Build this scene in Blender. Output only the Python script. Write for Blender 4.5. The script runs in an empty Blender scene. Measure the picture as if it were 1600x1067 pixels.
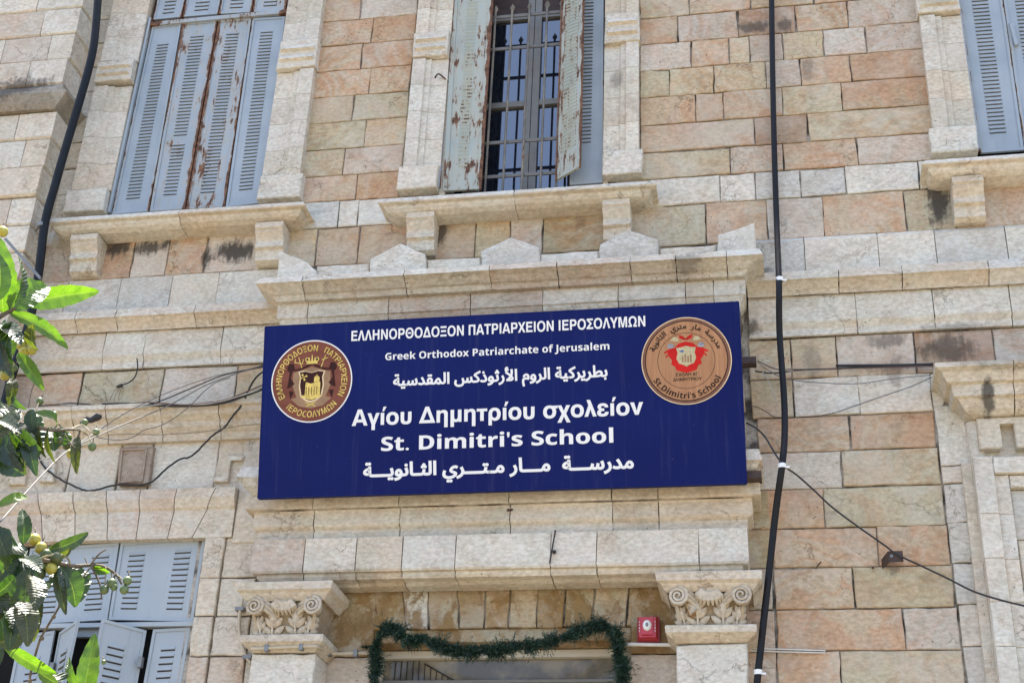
import bpy, bmesh, math, random
import numpy as np
from mathutils import Vector, Matrix
from mathutils.geometry import tessellate_polygon

SC = bpy.context.scene
COL = SC.collection
rnd = random.Random(7)
R = math.radians

# ------------------------------------------------------------------ camera
F_PX, PITCH, ROLL, YAW, DIST, EYE = 2252.66, R(28.25778), R(2.695166), R(-11.54263), 7.5, 1.6
_c, _s = math.cos(YAW), math.sin(YAW)
FW = Vector((_s * math.cos(PITCH), _c * math.cos(PITCH), math.sin(PITCH)))
_rt = Vector((_c, -_s, 0)); _up = _rt.cross(FW)
RT = _rt * math.cos(ROLL) + _up * math.sin(ROLL)
UP = -_rt * math.sin(ROLL) + _up * math.cos(ROLL)
cam = bpy.data.objects.new('camera', bpy.data.cameras.new('camera'))
COL.objects.link(cam); SC.camera = cam
CAM = Vector((0, -DIST, EYE))
m = Matrix((RT, UP, -FW)).transposed().to_4x4(); m.translation = CAM
cam.matrix_world = m
cam.data.sensor_width = 36; cam.data.lens = F_PX * 36 / 1600
cam.data.clip_start = 0.05; cam.data.clip_end = 500

# ------------------------------------------------------------------ world, sun, exposure
SUN_EL, SUN_AZ = R(77), R(-28)        # azimuth measured from +y (behind the facade) towards +x
w = bpy.data.worlds.new('World'); SC.world = w; w.use_nodes = True
nt = w.node_tree; sky = nt.nodes.new('ShaderNodeTexSky'); sky.sky_type = 'NISHITA'
sky.sun_disc = False; sky.sun_elevation = SUN_EL; sky.sun_rotation = SUN_AZ
sky.air_density = .8; sky.dust_density = 4.0; sky.ozone_density = .6; sky.altitude = 750
nt.links.new(sky.outputs[0], nt.nodes['Background'].inputs[0])
nt.nodes['Background'].inputs[1].default_value = 0.14
sun = bpy.data.objects.new('sun', bpy.data.lights.new('sun', 'SUN')); COL.objects.link(sun)
sun.data.energy = 4.6; sun.data.angle = R(0.55); sun.data.color = (1, .95, .87)
sd = Vector((math.sin(SUN_AZ) * math.cos(SUN_EL), math.cos(SUN_AZ) * math.cos(SUN_EL), math.sin(SUN_EL)))
sun.rotation_euler = sd.to_track_quat('Z', 'Y').to_euler()
vs = SC.view_settings; vs.view_transform = 'Standard'; vs.look = 'None'; vs.gamma = 1; vs.use_curve_mapping = False
vs.exposure = 2.03
SC.cycles.use_denoising = True
SC.cycles.max_bounces = 8; SC.cycles.diffuse_bounces = 4
SC.cycles.caustics_reflective = False; SC.cycles.caustics_refractive = False

# ------------------------------------------------------------------ where a sight line meets the facade planes
def ray(px, py): return FW * F_PX + RT * (px - 800) + UP * (533.5 - py)
def on(px, py, d=0.0):
    v = ray(px, py); t = (DIST - d) / v.y
    return CAM + v * t
def X(px, py, d=0.0): return on(px, py, d).x
def Z(px, py, d=0.0): return on(px, py, d).z
def hit(px, py, p0, n):
    v = ray(px, py); t = (p0 - CAM).dot(n) / v.dot(n); return CAM + v * t
def to_px(p):
    v = Vector(p) - CAM; k = v.dot(FW)
    return 800 + F_PX * v.dot(RT) / k, 533.5 - F_PX * v.dot(UP) / k

# ------------------------------------------------------------------ materials
MATS = {}
class NG:
    def __init__(s, name):
        s.m = bpy.data.materials.new(name); s.m.use_nodes = True; s.t = s.m.node_tree
        s.b = s.t.nodes['Principled BSDF']; s.out = s.t.nodes['Material Output']; MATS[name] = s.m
    def n(s, ty, ins=None, **kw):
        nd = s.t.nodes.new('ShaderNode' + ty)
        for k, v in kw.items(): setattr(nd, k, v)
        for k, v in (ins or {}).items():
            i = nd.inputs[k]
            if isinstance(v, bpy.types.NodeSocket): s.t.links.new(v, i)
            else: i.default_value = v
        return nd
    def math(s, op, a, b=0.0, c=False):
        nd = s.n('Math', {0: a, 1: b}, operation=op); nd.use_clamp = c; return nd.outputs[0]
    def vm(s, op, a, b=(0, 0, 0)): return s.n('VectorMath', {0: a, 1: b}, operation=op).outputs[0]
    def ramp(s, f, lo, hi, a=0.0, b=1.0):
        return s.n('MapRange', {0: f, 1: lo, 2: hi, 3: a, 4: b}, interpolation_type='SMOOTHSTEP').outputs[0]
    def mix(s, f, a, b, mode='MIX'):
        nd = s.n('Mix', {0: f, 6: a, 7: b}, data_type='RGBA', blend_type=mode); return nd.outputs[2]
    def noise(s, vec, sc, det=4, ro=.55, dist=0.0, out=0):
        return s.n('TexNoise', {'Vector': vec, 'Scale': sc, 'Detail': det, 'Roughness': ro, 'Distortion': dist}).outputs[out]
    def bump(s, h, st, dist=.01, nrm=None):
        i = {'Height': h, 'Strength': st, 'Distance': dist}
        if nrm is not None: i['Normal'] = nrm
        return s.n('Bump', i).outputs[0]
    def set(s, **kw):
        for k, v in kw.items():
            i = s.b.inputs[k.replace('_', ' ')]
            if isinstance(v, bpy.types.NodeSocket): s.t.links.new(v, i)
            else: i.default_value = v
        return s.m

def C(r, g, b): return (r, g, b, 1)

SOOT_SHADE = [  # px, py, radius x, radius z (m), strength : soot and black crust left on the walls, with shade by corbel and doorcase painted in
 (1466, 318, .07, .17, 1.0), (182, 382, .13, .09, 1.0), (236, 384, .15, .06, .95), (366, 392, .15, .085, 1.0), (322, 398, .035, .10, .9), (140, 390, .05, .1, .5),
 (688, 362, .045, .12, .9), (700, 320, .1, .05, .4), (1105, 432, .16, .035, .6), (1075, 455, .10, .05, .5), (1165, 515, .09, .06, .8), (1190, 425, .06, .02, .6),  # first mark paints the shade at the right of a corbel
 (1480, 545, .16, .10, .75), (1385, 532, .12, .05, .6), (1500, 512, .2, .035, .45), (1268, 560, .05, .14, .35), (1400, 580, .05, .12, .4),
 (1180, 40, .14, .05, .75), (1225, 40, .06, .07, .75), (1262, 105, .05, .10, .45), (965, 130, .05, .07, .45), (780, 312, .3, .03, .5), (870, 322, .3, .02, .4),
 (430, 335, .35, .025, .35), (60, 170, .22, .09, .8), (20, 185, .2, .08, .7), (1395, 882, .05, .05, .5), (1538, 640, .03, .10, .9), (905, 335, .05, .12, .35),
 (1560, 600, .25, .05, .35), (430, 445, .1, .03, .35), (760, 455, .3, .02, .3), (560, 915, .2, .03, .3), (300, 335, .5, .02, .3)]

def stone_mat(name, rough=.8, soot_shade=(), carve=False, stain=False):
    g = NG(name)
    oi = g.n('ObjectInfo'); pos = g.n('NewGeometry').outputs['Position']
    off = g.vm('SCALE', g.n('CombineXYZ', {0: oi.outputs['Random'], 1: g.math('MULTIPLY', oi.outputs['Random'], 7.3), 2: g.math('MULTIPLY', oi.outputs['Random'], 3.1)}).outputs[0])
    g.t.nodes[-1].inputs['Scale'].default_value = 40.0
    p = g.vm('ADD', pos, off)
    base = oi.outputs['Color']; amt = oi.outputs['Alpha']      # alpha: how strongly figured the stone is
    # swirling figure of the limestone
    warp = g.noise(p, 2.6, 3, .5, 0, 1)
    pw = g.vm('ADD', p, g.vm('MULTIPLY', warp, (.5, .5, .5)))
    f1 = g.ramp(g.noise(pw, 3.0, 10, .68, .8), .41, .59)
    warm = g.mix(1.0, base, C(1.04, .86, .74), 'MULTIPLY'); cool = g.mix(1.0, base, C(1.02, 1.05, 1.0), 'MULTIPLY')
    figured = g.mix(f1, warm, cool)
    rr = g.n('VectorRotate', {'Vector': pw, 'Axis': (0, 1, 0), 'Angle': g.math('MULTIPLY', oi.outputs['Random'], 19.0)}, rotation_type='AXIS_ANGLE').outputs[0]
    wv = g.n('TexWave', {'Vector': rr, 'Scale': 3.0, 'Distortion': 7.0, 'Detail': 3.0, 'Detail Scale': 1.4}, wave_type='BANDS', bands_direction='X').outputs['Fac']
    band = g.ramp(g.noise(pw, 1.3, 2, .5), .45, .62)
    figured = g.mix(g.math('MULTIPLY', g.math('MULTIPLY', g.ramp(wv, .70, .99), .42), band), figured, g.mix(.5, base, C(.66, .60, .52)))
    figured = g.mix(g.math('MULTIPLY', g.math('MULTIPLY', g.ramp(wv, .28, .0), .5), band), figured, g.mix(1.0, base, C(1.02, .72, .54), 'MULTIPLY'))
    col = g.mix(amt, base, figured)
    # cloudy greying, fine grain
    n2 = g.noise(p, 7.0, 6, .65)
    col = g.mix(g.math('MULTIPLY', g.ramp(n2, .42, .72), .5), col, g.mix(1.0, col, C(.70, .67, .63), 'MULTIPLY'))
    n2b = g.noise(p, 1.7, 3, .5)
    col = g.mix(g.math('MULTIPLY', g.ramp(n2b, .35, .8), .28), col, g.mix(1.0, col, C(1.0, .86, .66), 'MULTIPLY'))
    n3 = g.noise(g.n('Mapping', {'Vector': p, 'Scale': (34, 34, 58)}).outputs[0], 1.0, 5, .66)
    col = g.mix(g.ramp(n3, .30, .70), g.mix(1.0, col, C(.78, .76, .71), 'MULTIPLY'), g.mix(1.0, col, C(1.13, 1.13, 1.12), 'MULTIPLY'))
    n4 = g.noise(pw, 4.2, 8, .7, .4)
    col = g.mix(g.math('MULTIPLY', g.ramp(n4, .55, .68), .5), col, g.mix(1.0, col, C(.64, .58, .50), 'MULTIPLY'))
    bloom = g.noise(pw, 2.1, 9, .66, .3)
    col = g.mix(g.math('MULTIPLY', g.ramp(bloom, .42, .64), .32), col, C(.585, .545, .465))
    # hairline cracks and veins
    vor = g.n('TexVoronoi', {'Vector': g.vm('ADD', p, g.vm('MULTIPLY', g.noise(p, 9, 4, .6, 0, 1), (.22, .22, .22))), 'Scale': 3.4}, feature='DISTANCE_TO_EDGE').outputs['Distance']
    hair = g.math('MULTIPLY', g.ramp(vor, .015, .002), g.ramp(g.noise(p, 2.3, 2), .50, .64))
    col = g.mix(g.math('MULTIPLY', hair, .6), col, g.mix(1.0, col, C(.42, .37, .31), 'MULTIPLY'))
    if stain:
        s1 = g.noise(g.n('Mapping', {'Vector': g.vm('ADD', pos, g.vm('MULTIPLY', g.noise(pos, 6, 4, .6, 0, 1), (.25, .25, .25))), 'Scale': (5.5, 5.5, 2.6)}).outputs[0], 1.0, 6, .62)
        col = g.mix(g.math('MULTIPLY', g.ramp(s1, .47, .56), .85), col, g.mix(g.ramp(n2, .35, .65), C(.30, .185, .065), C(.22, .13, .05)))
        col = g.mix(g.math('MULTIPLY', g.ramp(g.noise(pos, 13, 7, .72), .52, .68), .5), col, C(.42, .36, .26))
    # pits
    vp = g.n('TexVoronoi', {'Vector': p, 'Scale': 34.0, 'Randomness': 1.0}).outputs['Distance']
    pits = g.math('MULTIPLY', g.ramp(vp, .17, .09), g.ramp(g.noise(p, 3.1, 2), .57, .66))
    col = g.mix(g.math('MULTIPLY', pits, .85), col, C(.07, .06, .05))
    if soot_shade:
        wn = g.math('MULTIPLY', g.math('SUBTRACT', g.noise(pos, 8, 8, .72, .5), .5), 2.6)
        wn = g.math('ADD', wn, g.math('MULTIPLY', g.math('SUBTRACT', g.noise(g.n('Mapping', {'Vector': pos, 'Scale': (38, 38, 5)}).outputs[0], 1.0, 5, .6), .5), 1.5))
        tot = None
        for px, py, rx, rz, st in soot_shade:
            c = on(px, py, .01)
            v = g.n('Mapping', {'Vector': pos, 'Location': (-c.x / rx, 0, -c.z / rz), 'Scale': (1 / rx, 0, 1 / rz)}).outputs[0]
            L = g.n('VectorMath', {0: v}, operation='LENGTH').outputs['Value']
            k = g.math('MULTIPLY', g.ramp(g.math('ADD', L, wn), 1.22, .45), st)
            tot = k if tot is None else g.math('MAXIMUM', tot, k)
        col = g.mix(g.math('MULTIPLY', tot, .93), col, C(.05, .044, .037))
    h = g.math('ADD', g.math('MULTIPLY', g.noise(p, 20, 8, .68), 1.0), g.math('MULTIPLY', n2, 1.4))
    h = g.math('SUBTRACT', h, g.math('MULTIPLY', g.math('MAXIMUM', hair, pits), .8))
    nrm = g.bump(h, .55, .013)
    g.set(Base_Color=col, Roughness=rough, Normal=nrm)
    g.b.inputs['Specular IOR Level'].default_value = .25
    return g.m
stone_mat('limestone')
stone_mat('stained_limestone', stain=True)
SPOTS = [(on(q[0], q[1], .01), q) for q in SOOT_SHADE]
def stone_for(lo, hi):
    """the limestone with those sooty and painted-shade marks that reach this block"""
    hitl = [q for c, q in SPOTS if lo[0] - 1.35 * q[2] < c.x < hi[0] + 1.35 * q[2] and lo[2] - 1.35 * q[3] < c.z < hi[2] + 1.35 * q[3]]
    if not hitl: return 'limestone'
    nm = 'limestone_' + '_'.join(str(SOOT_SHADE.index(q)) for q in hitl)
    if nm not in MATS: stone_mat(nm, soot_shade=hitl)
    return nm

def simple(name, col, rough=.6, metal=0, bump=0, bscale=60, var=.12, spec=.5, vscale=14):
    g = NG(name); p = g.n('TexCoord').outputs['Object']
    n = g.noise(p, vscale, 5, .6)
    lo = tuple(c * (1 - var) for c in col[:3]) + (1,); hi = tuple(min(1, c * (1 + var)) for c in col[:3]) + (1,)
    g.set(Base_Color=g.mix(g.ramp(n, .3, .7), lo, hi), Roughness=rough, Metallic=metal)
    g.b.inputs['Specular IOR Level'].default_value = spec
    if bump: g.set(Normal=g.bump(g.noise(p, bscale, 5, .65), bump, .006))
    return g.m
def mortar():
    g = NG('mortar'); p = g.n('NewGeometry').outputs['Position']
    n = g.noise(p, 5, 4, .6); n2 = g.noise(p, 60, 3, .6)
    c = g.mix(g.ramp(n, .40, .60), C(.045, .038, .03), C(.46, .42, .35))
    g.set(Base_Color=g.mix(g.ramp(n2, .4, .7), c, g.mix(.5, c, C(.16, .14, .11))), Roughness=.95, Normal=g.bump(n2, .6, .01)); return g.m
mortar()
def painted(name, base, rust_amt, dull):
    """old oil paint on sheet iron; rust gathers along the long edges of each leaf and in scabs"""
    g = NG(name); tc = g.n('TexCoord'); gen = tc.outputs['Generated']; pos = g.n('NewGeometry').outputs['Position']
    oi = g.n('ObjectInfo')
    x = g.n('SeparateXYZ', {0: gen}).outputs[0]
    edge = g.ramp(g.math('ABSOLUTE', g.math('SUBTRACT', x, .5)), .40, .50)
    st = g.n('Mapping', {'Vector': pos, 'Scale': (34, 34, 7)}).outputs[0]
    nz = g.noise(st, 1.0, 7, .72); nb = g.noise(pos, 5.5, 5, .6)
    amt = g.math('MULTIPLY', oi.outputs['Alpha'], rust_amt)
    r1 = g.math('ADD', g.math('MULTIPLY', edge, .30), g.math('MULTIPLY', nz, .75))
    r1 = g.math('ADD', r1, g.math('MULTIPLY', g.math('SUBTRACT', nb, .5), .5))
    r1 = g.math('ADD', r1, g.math('MULTIPLY', g.math('SUBTRACT', amt, 1.0), .30))
    rust = g.ramp(r1, .585, .64); halo = g.ramp(r1, .44, .62)
    cn = g.noise(pos, 30, 4, .6)
    pc = g.mix(g.ramp(g.noise(pos, 3.0, 4, .6), .35, .7), base, dull)
    pc = g.mix(g.math('MULTIPLY', halo, .45), pc, C(.42, .36, .24))
    rc = g.mix(g.ramp(cn, .35, .7), C(.075, .032, .018), C(.21, .105, .055))
    streak = g.noise(g.n('Mapping', {'Vector': pos, 'Scale': (50, 50, 3)}).outputs[0], 1.0, 4, .6)
    pc = g.mix(g.math('MULTIPLY', g.ramp(streak, .55, .75), .22), pc, g.mix(1.0, pc, C(.6, .58, .52), 'MULTIPLY'))
    col = g.mix(rust, pc, rc)
    g.set(Base_Color=col, Roughness=g.math('ADD', g.math('MULTIPLY', rust, .4), .48),
          Normal=g.bump(g.math('ADD', g.noise(pos, 24, 5, .6), g.math('MULTIPLY', rust, .8)), .25, .006))
    return g.m
painted('blue_paint', C(.33, .375, .40), 1.15, C(.275, .325, .355))
painted('sage_paint', C(.37, .405, .355), 1.4, C(.30, .35, .32))
painted('pale_paint', C(.36, .40, .415), .55, C(.32, .365, .385))
painted('bar_paint', C(.15, .14, .12), 1.2, C(.105, .10, .085))
def plain_dark(name, col, rough): return simple(name, col, rough, var=.25)
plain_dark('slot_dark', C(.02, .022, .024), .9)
plain_dark('room_dark', C(.006, .006, .006), .95)
simple('black_rubber', C(.007, .007, .008), .5, var=.3, spec=.25, bump=.15, bscale=40)
simple('pipe_plastic', C(.009, .011, .013), .5, var=.25, spec=.2)
simple('black_cable', C(.014, .013, .013), .55)
simple('brown_wire', C(.13, .075, .06), .6)
simple('white_wire', C(.42, .40, .35), .6, spec=.2)
simple('grey_wire', C(.16, .15, .135), .65, spec=.15)
simple('tie_white', C(.75, .75, .72), .5)
simple('tan_conduit', C(.50, .43, .31), .55, var=.1)
simple('white_conduit', C(.62, .60, .53), .5, var=.08)
simple('zinc', C(.20, .205, .20), .5, metal=.4)
simple('rusty_steel', C(.075, .038, .025), .85, var=.5, bump=.4, vscale=40)
simple('dark_brown', C(.05, .03, .022), .7, var=.3)
simple('window_metal', C(.19, .185, .165), .45, var=.08)
simple('door_enamel', C(.60, .585, .51), .4, var=.06)
simple('door_beige', C(.36, .34, .27), .5, var=.1)
simple('alarm_red', C(.46, .022, .03), .32, var=.06, spec=.6)
simple('alarm_dark', C(.28, .016, .02), .4, var=.06)
simple('sign_white', C(.80, .80, .77), .5, var=.03, spec=.2)
simple('print_black', C(.022, .015, .012), .5, spec=.12)
simple('print_gold', C(.66, .50, .14), .42, spec=.12, var=.22, vscale=60)
simple('print_paleline', C(.72, .56, .34), .45, spec=.12, var=.1)
simple('print_dark', C(.042, .014, .012), .5, spec=.12)
simple('print_red', C(.50, .016, .012), .45, spec=.12, var=.15)
simple('print_blue', C(.10, .16, .30), .5, spec=.12, var=.3, vscale=80)
simple('print_grey', C(.28, .28, .30), .5, spec=.12, var=.4, vscale=80)
simple('print_pale', C(.48, .42, .25), .5, spec=.12, var=.15, vscale=60)
simple('print_tan', C(.30, .19, .11), .5, spec=.12, var=.12)
simple('wood', C(.42, .23, .10), .6, var=.2)
def disc_mat(name, a, b, stripes):
    g = NG(name); p = g.n('TexCoord').outputs['Object']
    v = g.n('Mapping', {'Vector': p, 'Scale': stripes}).outputs[0]
    n = g.noise(v, 1, 4, .6, .6)
    g.set(Base_Color=g.mix(g.ramp(n, .3, .7), a, b), Roughness=.5); g.b.inputs['Specular IOR Level'].default_value = .12; return g.m
disc_mat('brown_disc', C(.215, .075, .050), C(.165, .055, .036), (3, 30, 30))
disc_mat('wood_disc', C(.46, .245, .125), C(.36, .18, .09), (40, 3, 3))
disc_mat('rim_disc', C(.23, .115, .075), C(.19, .09, .06), (40, 3, 3))
def sign_blue():
    g = NG('sign_blue'); p = g.n('TexCoord').outputs['Object']
    n = g.noise(p, 1.1, 3, .5)
    dust = g.noise(g.n('Mapping', {'Vector': p, 'Scale': (26, 1.6, 1.6)}).outputs[0], 1.0, 6, .65)
    spk = g.ramp(g.noise(p, 45, 4, .7), .66, .74)
    c = g.mix(g.ramp(n, .3, .7), C(.0010, .0090, .100), C(.0006, .0055, .082))
    c = g.mix(g.math('MULTIPLY', g.ramp(dust, .5, .8), .07), c, C(.20, .22, .30)); c = g.mix(g.math('MULTIPLY', spk, .10), c, C(.3, .3, .32))
    rib = g.math('SINE', g.math('MULTIPLY', g.n('SeparateXYZ', {0: p}).outputs[0], 420.0))
    g.set(Base_Color=c, Roughness=g.math('ADD', g.math('MULTIPLY', dust, .3), .3), Normal=g.bump(g.math('ADD', g.math('MULTIPLY', g.noise(p, 2.2, 3), 6.0), g.math('MULTIPLY', rib, .12)), .12, .004))
    g.b.inputs['Specular IOR Level'].default_value = .14; return g.m
sign_blue()
def glass(name, col, rough):
    g = NG(name); p = g.n('TexCoord').outputs['Object']
    g.set(Base_Color=col, Roughness=rough, Metallic=.0, Normal=g.bump(g.noise(p, 2.2, 2), .03, .01))
    g.b.inputs['Specular IOR Level'].default_value = 1.0; g.b.inputs['IOR'].default_value = 1.9
    g.b.inputs['Coat Weight'].default_value = .15; g.b.inputs['Coat IOR'].default_value = 2.0; g.b.inputs['Coat Roughness'].default_value = .02
    return g.m
glass('window_glass', C(.010, .015, .026), .04)
def door_glass():
    g = NG('door_glass'); p = g.n('NewGeometry').outputs['Position']
    n = g.noise(p, 4.5, 4, .6)
    g.set(Base_Color=g.mix(g.ramp(n, .4, .65), C(.13, .125, .11), C(.27, .24, .17)), Roughness=.10)
    g.b.inputs['Specular IOR Level'].default_value = .35; return g.m
door_glass()
def leaf_mat():
    g = NG('leaf'); tc = g.n('TexCoord'); oi = g.n('ObjectInfo')
    uv = tc.outputs['UV']; x = g.n('SeparateXYZ', {0: uv})
    n = g.noise(tc.outputs['Object'], 30, 4, .6)
    side = g.math('ABSOLUTE', g.math('SUBTRACT', x.outputs[1], .5))
    vein = g.math('ABSOLUTE', g.math('SINE', g.math('MULTIPLY', g.math('ADD', x.outputs[0], g.math('MULTIPLY', side, -.22)), 44.0)))
    col = g.mix(g.ramp(n, .3, .7), oi.outputs['Color'], g.mix(1.0, oi.outputs['Color'], C(.62, .72, .5), 'MULTIPLY'))
    col = g.mix(g.math('MULTIPLY', g.ramp(vein, .25, .0), .45), col, g.mix(.25, col, C(.20, .26, .08)))
    col = g.mix(g.math('MULTIPLY', g.ramp(side, .03, .008), .5), col, C(.16, .20, .06))
    g.set(Base_Color=col, Roughness=.46, Normal=g.bump(g.math('ADD', vein, g.math('MULTIPLY', n, .4)), .35, .006)); g.b.inputs['Specular IOR Level'].default_value = .8
    tr = g.n('BsdfTranslucent', {'Color': g.mix(1.0, col, C(2.6, 3.0, .55), 'MULTIPLY')})
    ms = g.n('MixShader', {0: .42, 1: g.b.outputs[0], 2: tr.outputs[0]})
    g.t.links.new(ms.outputs[0], g.out.inputs[0]); return g.m
leaf_mat()
def fruit_mat():
    g = NG('fruit'); oi = g.n('ObjectInfo'); p = g.n('TexCoord').outputs['Object']
    n = g.noise(p, 60, 4, .6); g.set(Base_Color=g.mix(g.ramp(n, .35, .7), oi.outputs['Color'], g.mix(1.0, oi.outputs['Color'], C(.7, .62, .4), 'MULTIPLY')), Roughness=.42)
    g.b.inputs['Subsurface Weight'].default_value = .0
    return g.m
fruit_mat()
simple('bark', C(.13, .10, .065), .85, var=.35, bump=.6, vscale=30)
simple('green_stem', C(.26, .22, .12), .7, var=.3)
def needles():
    g = NG('needles'); p = g.n('NewGeometry').outputs['Position']; n = g.noise(p, 22, 3)
    g.set(Base_Color=g.mix(g.ramp(n, .3, .7), C(.006, .026, .017), C(.018, .055, .032)), Roughness=.5); return g.m
needles()
def paving():
    g = NG('paving'); p = g.n('NewGeometry').outputs['Position']; n = g.noise(p, .9, 4)
    g.set(Base_Color=g.mix(g.ramp(n, .3, .7), C(.19, .16, .12), C(.15, .13, .10)), Roughness=.85); return g.m
paving()
simple('plain_render', C(.40, .36, .30), .9)

# ------------------------------------------------------------------ mesh helpers
ORG = {}
class MB:
    def __init__(s): s.v = []; s.f = []; s.mi = []; s.uv = None
    def add(s, vs, fs, mi=0):
        o = len(s.v); s.v += [Vector(v) for v in vs]; s.f += [tuple(i + o for i in f) for f in fs]; s.mi += [mi] * len(fs)
    def box(s, x0, x1, y0, y1, z0, z1, mi=0):
        s.add([(x0, y0, z0), (x1, y0, z0), (x1, y1, z0), (x0, y1, z0), (x0, y0, z1), (x1, y0, z1), (x1, y1, z1), (x0, y1, z1)],
              [(0, 3, 2, 1), (4, 5, 6, 7), (0, 1, 5, 4), (1, 2, 6, 5), (2, 3, 7, 6), (3, 0, 4, 7)], mi)
    def bar(s, a, b, w, t, mi=0, side=None):
        a, b = Vector(a), Vector(b); d = (b - a).normalized()
        sd_ = Vector(side) if side else d.cross(Vector((0, 1, 0)))
        if sd_.length < 1e-4: sd_ = Vector((1, 0, 0))
        sd_ = (sd_ - d * sd_.dot(d)).normalized() * w / 2; u = d.cross(sd_).normalized() * t / 2
        vs = [p + i * sd_ + j * u for p in (a, b) for i, j in ((-1, -1), (1, -1), (1, 1), (-1, 1))]
        s.add(vs, [(3, 2, 1, 0), (4, 5, 6, 7), (0, 1, 5, 4), (1, 2, 6, 5), (2, 3, 7, 6), (3, 0, 4, 7)], mi)
    def tube(s, pts, r, n=8, mi=0, cap=True):
        pts = [Vector(p) for p in pts]; rs = r if isinstance(r, (list, tuple)) else [r] * len(pts)
        o = len(s.v); prev = None
        for i, p in enumerate(pts):
            d = (pts[min(i + 1, len(pts) - 1)] - pts[max(i - 1, 0)]).normalized()
            a = prev if prev is not None else (Vector((0, 1, 0)) if abs(d.y) < .9 else Vector((1, 0, 0)))
            a = (a - d * a.dot(d)).normalized(); prev = a; b = d.cross(a)
            for k in range(n):
                t = 2 * math.pi * k / n; s.v.append(p + (a * math.cos(t) + b * math.sin(t)) * rs[i])
        for i in range(len(pts) - 1):
            for k in range(n):
                a_, b_ = o + i * n + k, o + i * n + (k + 1) % n
                s.f.append((a_, b_, b_ + n, a_ + n)); s.mi.append(mi)
        if cap:
            s.f.append(tuple(o + k for k in range(n))[::-1]); s.mi.append(mi)
            e = o + (len(pts) - 1) * n; s.f.append(tuple(e + k for k in range(n))); s.mi.append(mi)
    def ball(s, c, r, nu=12, nv=8, mi=0, axis=None):
        rx, ry, rz = (r, r, r) if not isinstance(r, (tuple, list)) else r
        o = len(s.v); c = Vector(c)
        for j in range(nv + 1):
            ph = math.pi * j / nv
            for i in range(nu):
                t = 2 * math.pi * i / nu
                s.v.append(c + Vector((rx * math.sin(ph) * math.cos(t), ry * math.sin(ph) * math.sin(t), rz * math.cos(ph))))
        for j in range(nv):
            for i in range(nu):
                a = o + j * nu + i; b = o + j * nu + (i + 1) % nu
                s.f.append((a, a + nu, b + nu, b)); s.mi.append(mi)
    def build(s, name, mat, parent=None, color=None, smooth=False, **props):
        n = len(s.v); c = Vector((0, 0, 0))
        if n:
            arr = np.array([tuple(v) for v in s.v]); c = Vector(((arr.max(0) + arr.min(0)) / 2).tolist()); arr = arr - np.array(c[:])
            vl = arr.tolist()
        else: vl = []
        me = bpy.data.meshes.new(name); me.from_pydata(vl, [], s.f)
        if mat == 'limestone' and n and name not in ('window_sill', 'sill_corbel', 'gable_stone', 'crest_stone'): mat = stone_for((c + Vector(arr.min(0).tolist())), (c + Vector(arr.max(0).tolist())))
        for mm in (mat if isinstance(mat, (list, tuple)) else [mat]): me.materials.append(MATS[mm])
        if any(s.mi): me.polygons.foreach_set('material_index', s.mi)
        if smooth: me.polygons.foreach_set('use_smooth', [True] * len(me.polygons))
        me.validate(); me.update()
        o = bpy.data.objects.new(name, me); COL.objects.link(o)
        po = ORG.get(parent.name, Vector((0, 0, 0))) if parent else Vector((0, 0, 0))
        if parent: o.parent = parent
        o.location = c - po; ORG[o.name] = c
        if color: o.color = color
        for k, v in props.items(): o[k] = v
        return o
def thing(name, label, cat, loc, group=None):
    o = bpy.data.objects.new(name, None); COL.objects.link(o); o.location = loc; ORG[o.name] = Vector(loc)
    o.empty_display_size = .1; o['label'] = label; o['category'] = cat
    if group: o['group'] = group
    return o
def tag(o, label, cat, group=None):
    o['label'] = label; o['category'] = cat
    if group: o['group'] = group
    return o
def smooth_path(pts, sub=6):
    pts = [Vector(p) for p in pts]; out = []
    for i in range(len(pts) - 1):
        p0, p1, p2, p3 = pts[max(i - 1, 0)], pts[i], pts[i + 1], pts[min(i + 2, len(pts) - 1)]
        for k in range(sub):
            t = k / sub
            out.append(.5 * ((2 * p1) + (p2 - p0) * t + (2 * p0 - 5 * p1 + 4 * p2 - p3) * t * t + (3 * p1 - p0 - 3 * p2 + p3) * t ** 3))
    out.append(pts[-1]); return out

PAL = {  # albedo, strength of figure
 'p': ((.505, .395, .285), .9), 'o': ((.475, .35, .235), .9), 'b': ((.51, .43, .30), .75), 'g': ((.47, .42, .30), .7),
 'm': ((.50, .435, .365), .8), 'w': ((.645, .62, .545), .3), 'c': ((.60, .56, .47), .35), 'l': ((.56, .55, .50), .25), 'r': ((.37, .265, .185), .8),
 'k': ((.56, .50, .425), .5), 'y': ((.36, .24, .10), .8), 'd': ((.40, .33, .21), .9), 'q': ((.29, .22, .165), .4)}
def tint(code, v=.05):
    (r, g, b), a = PAL[code]; k = 1 + rnd.uniform(-v, v); h = rnd.uniform(-.02, .02)
    return (r * k * (1 + h), g * k, b * k * (1 - h), a)

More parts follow.
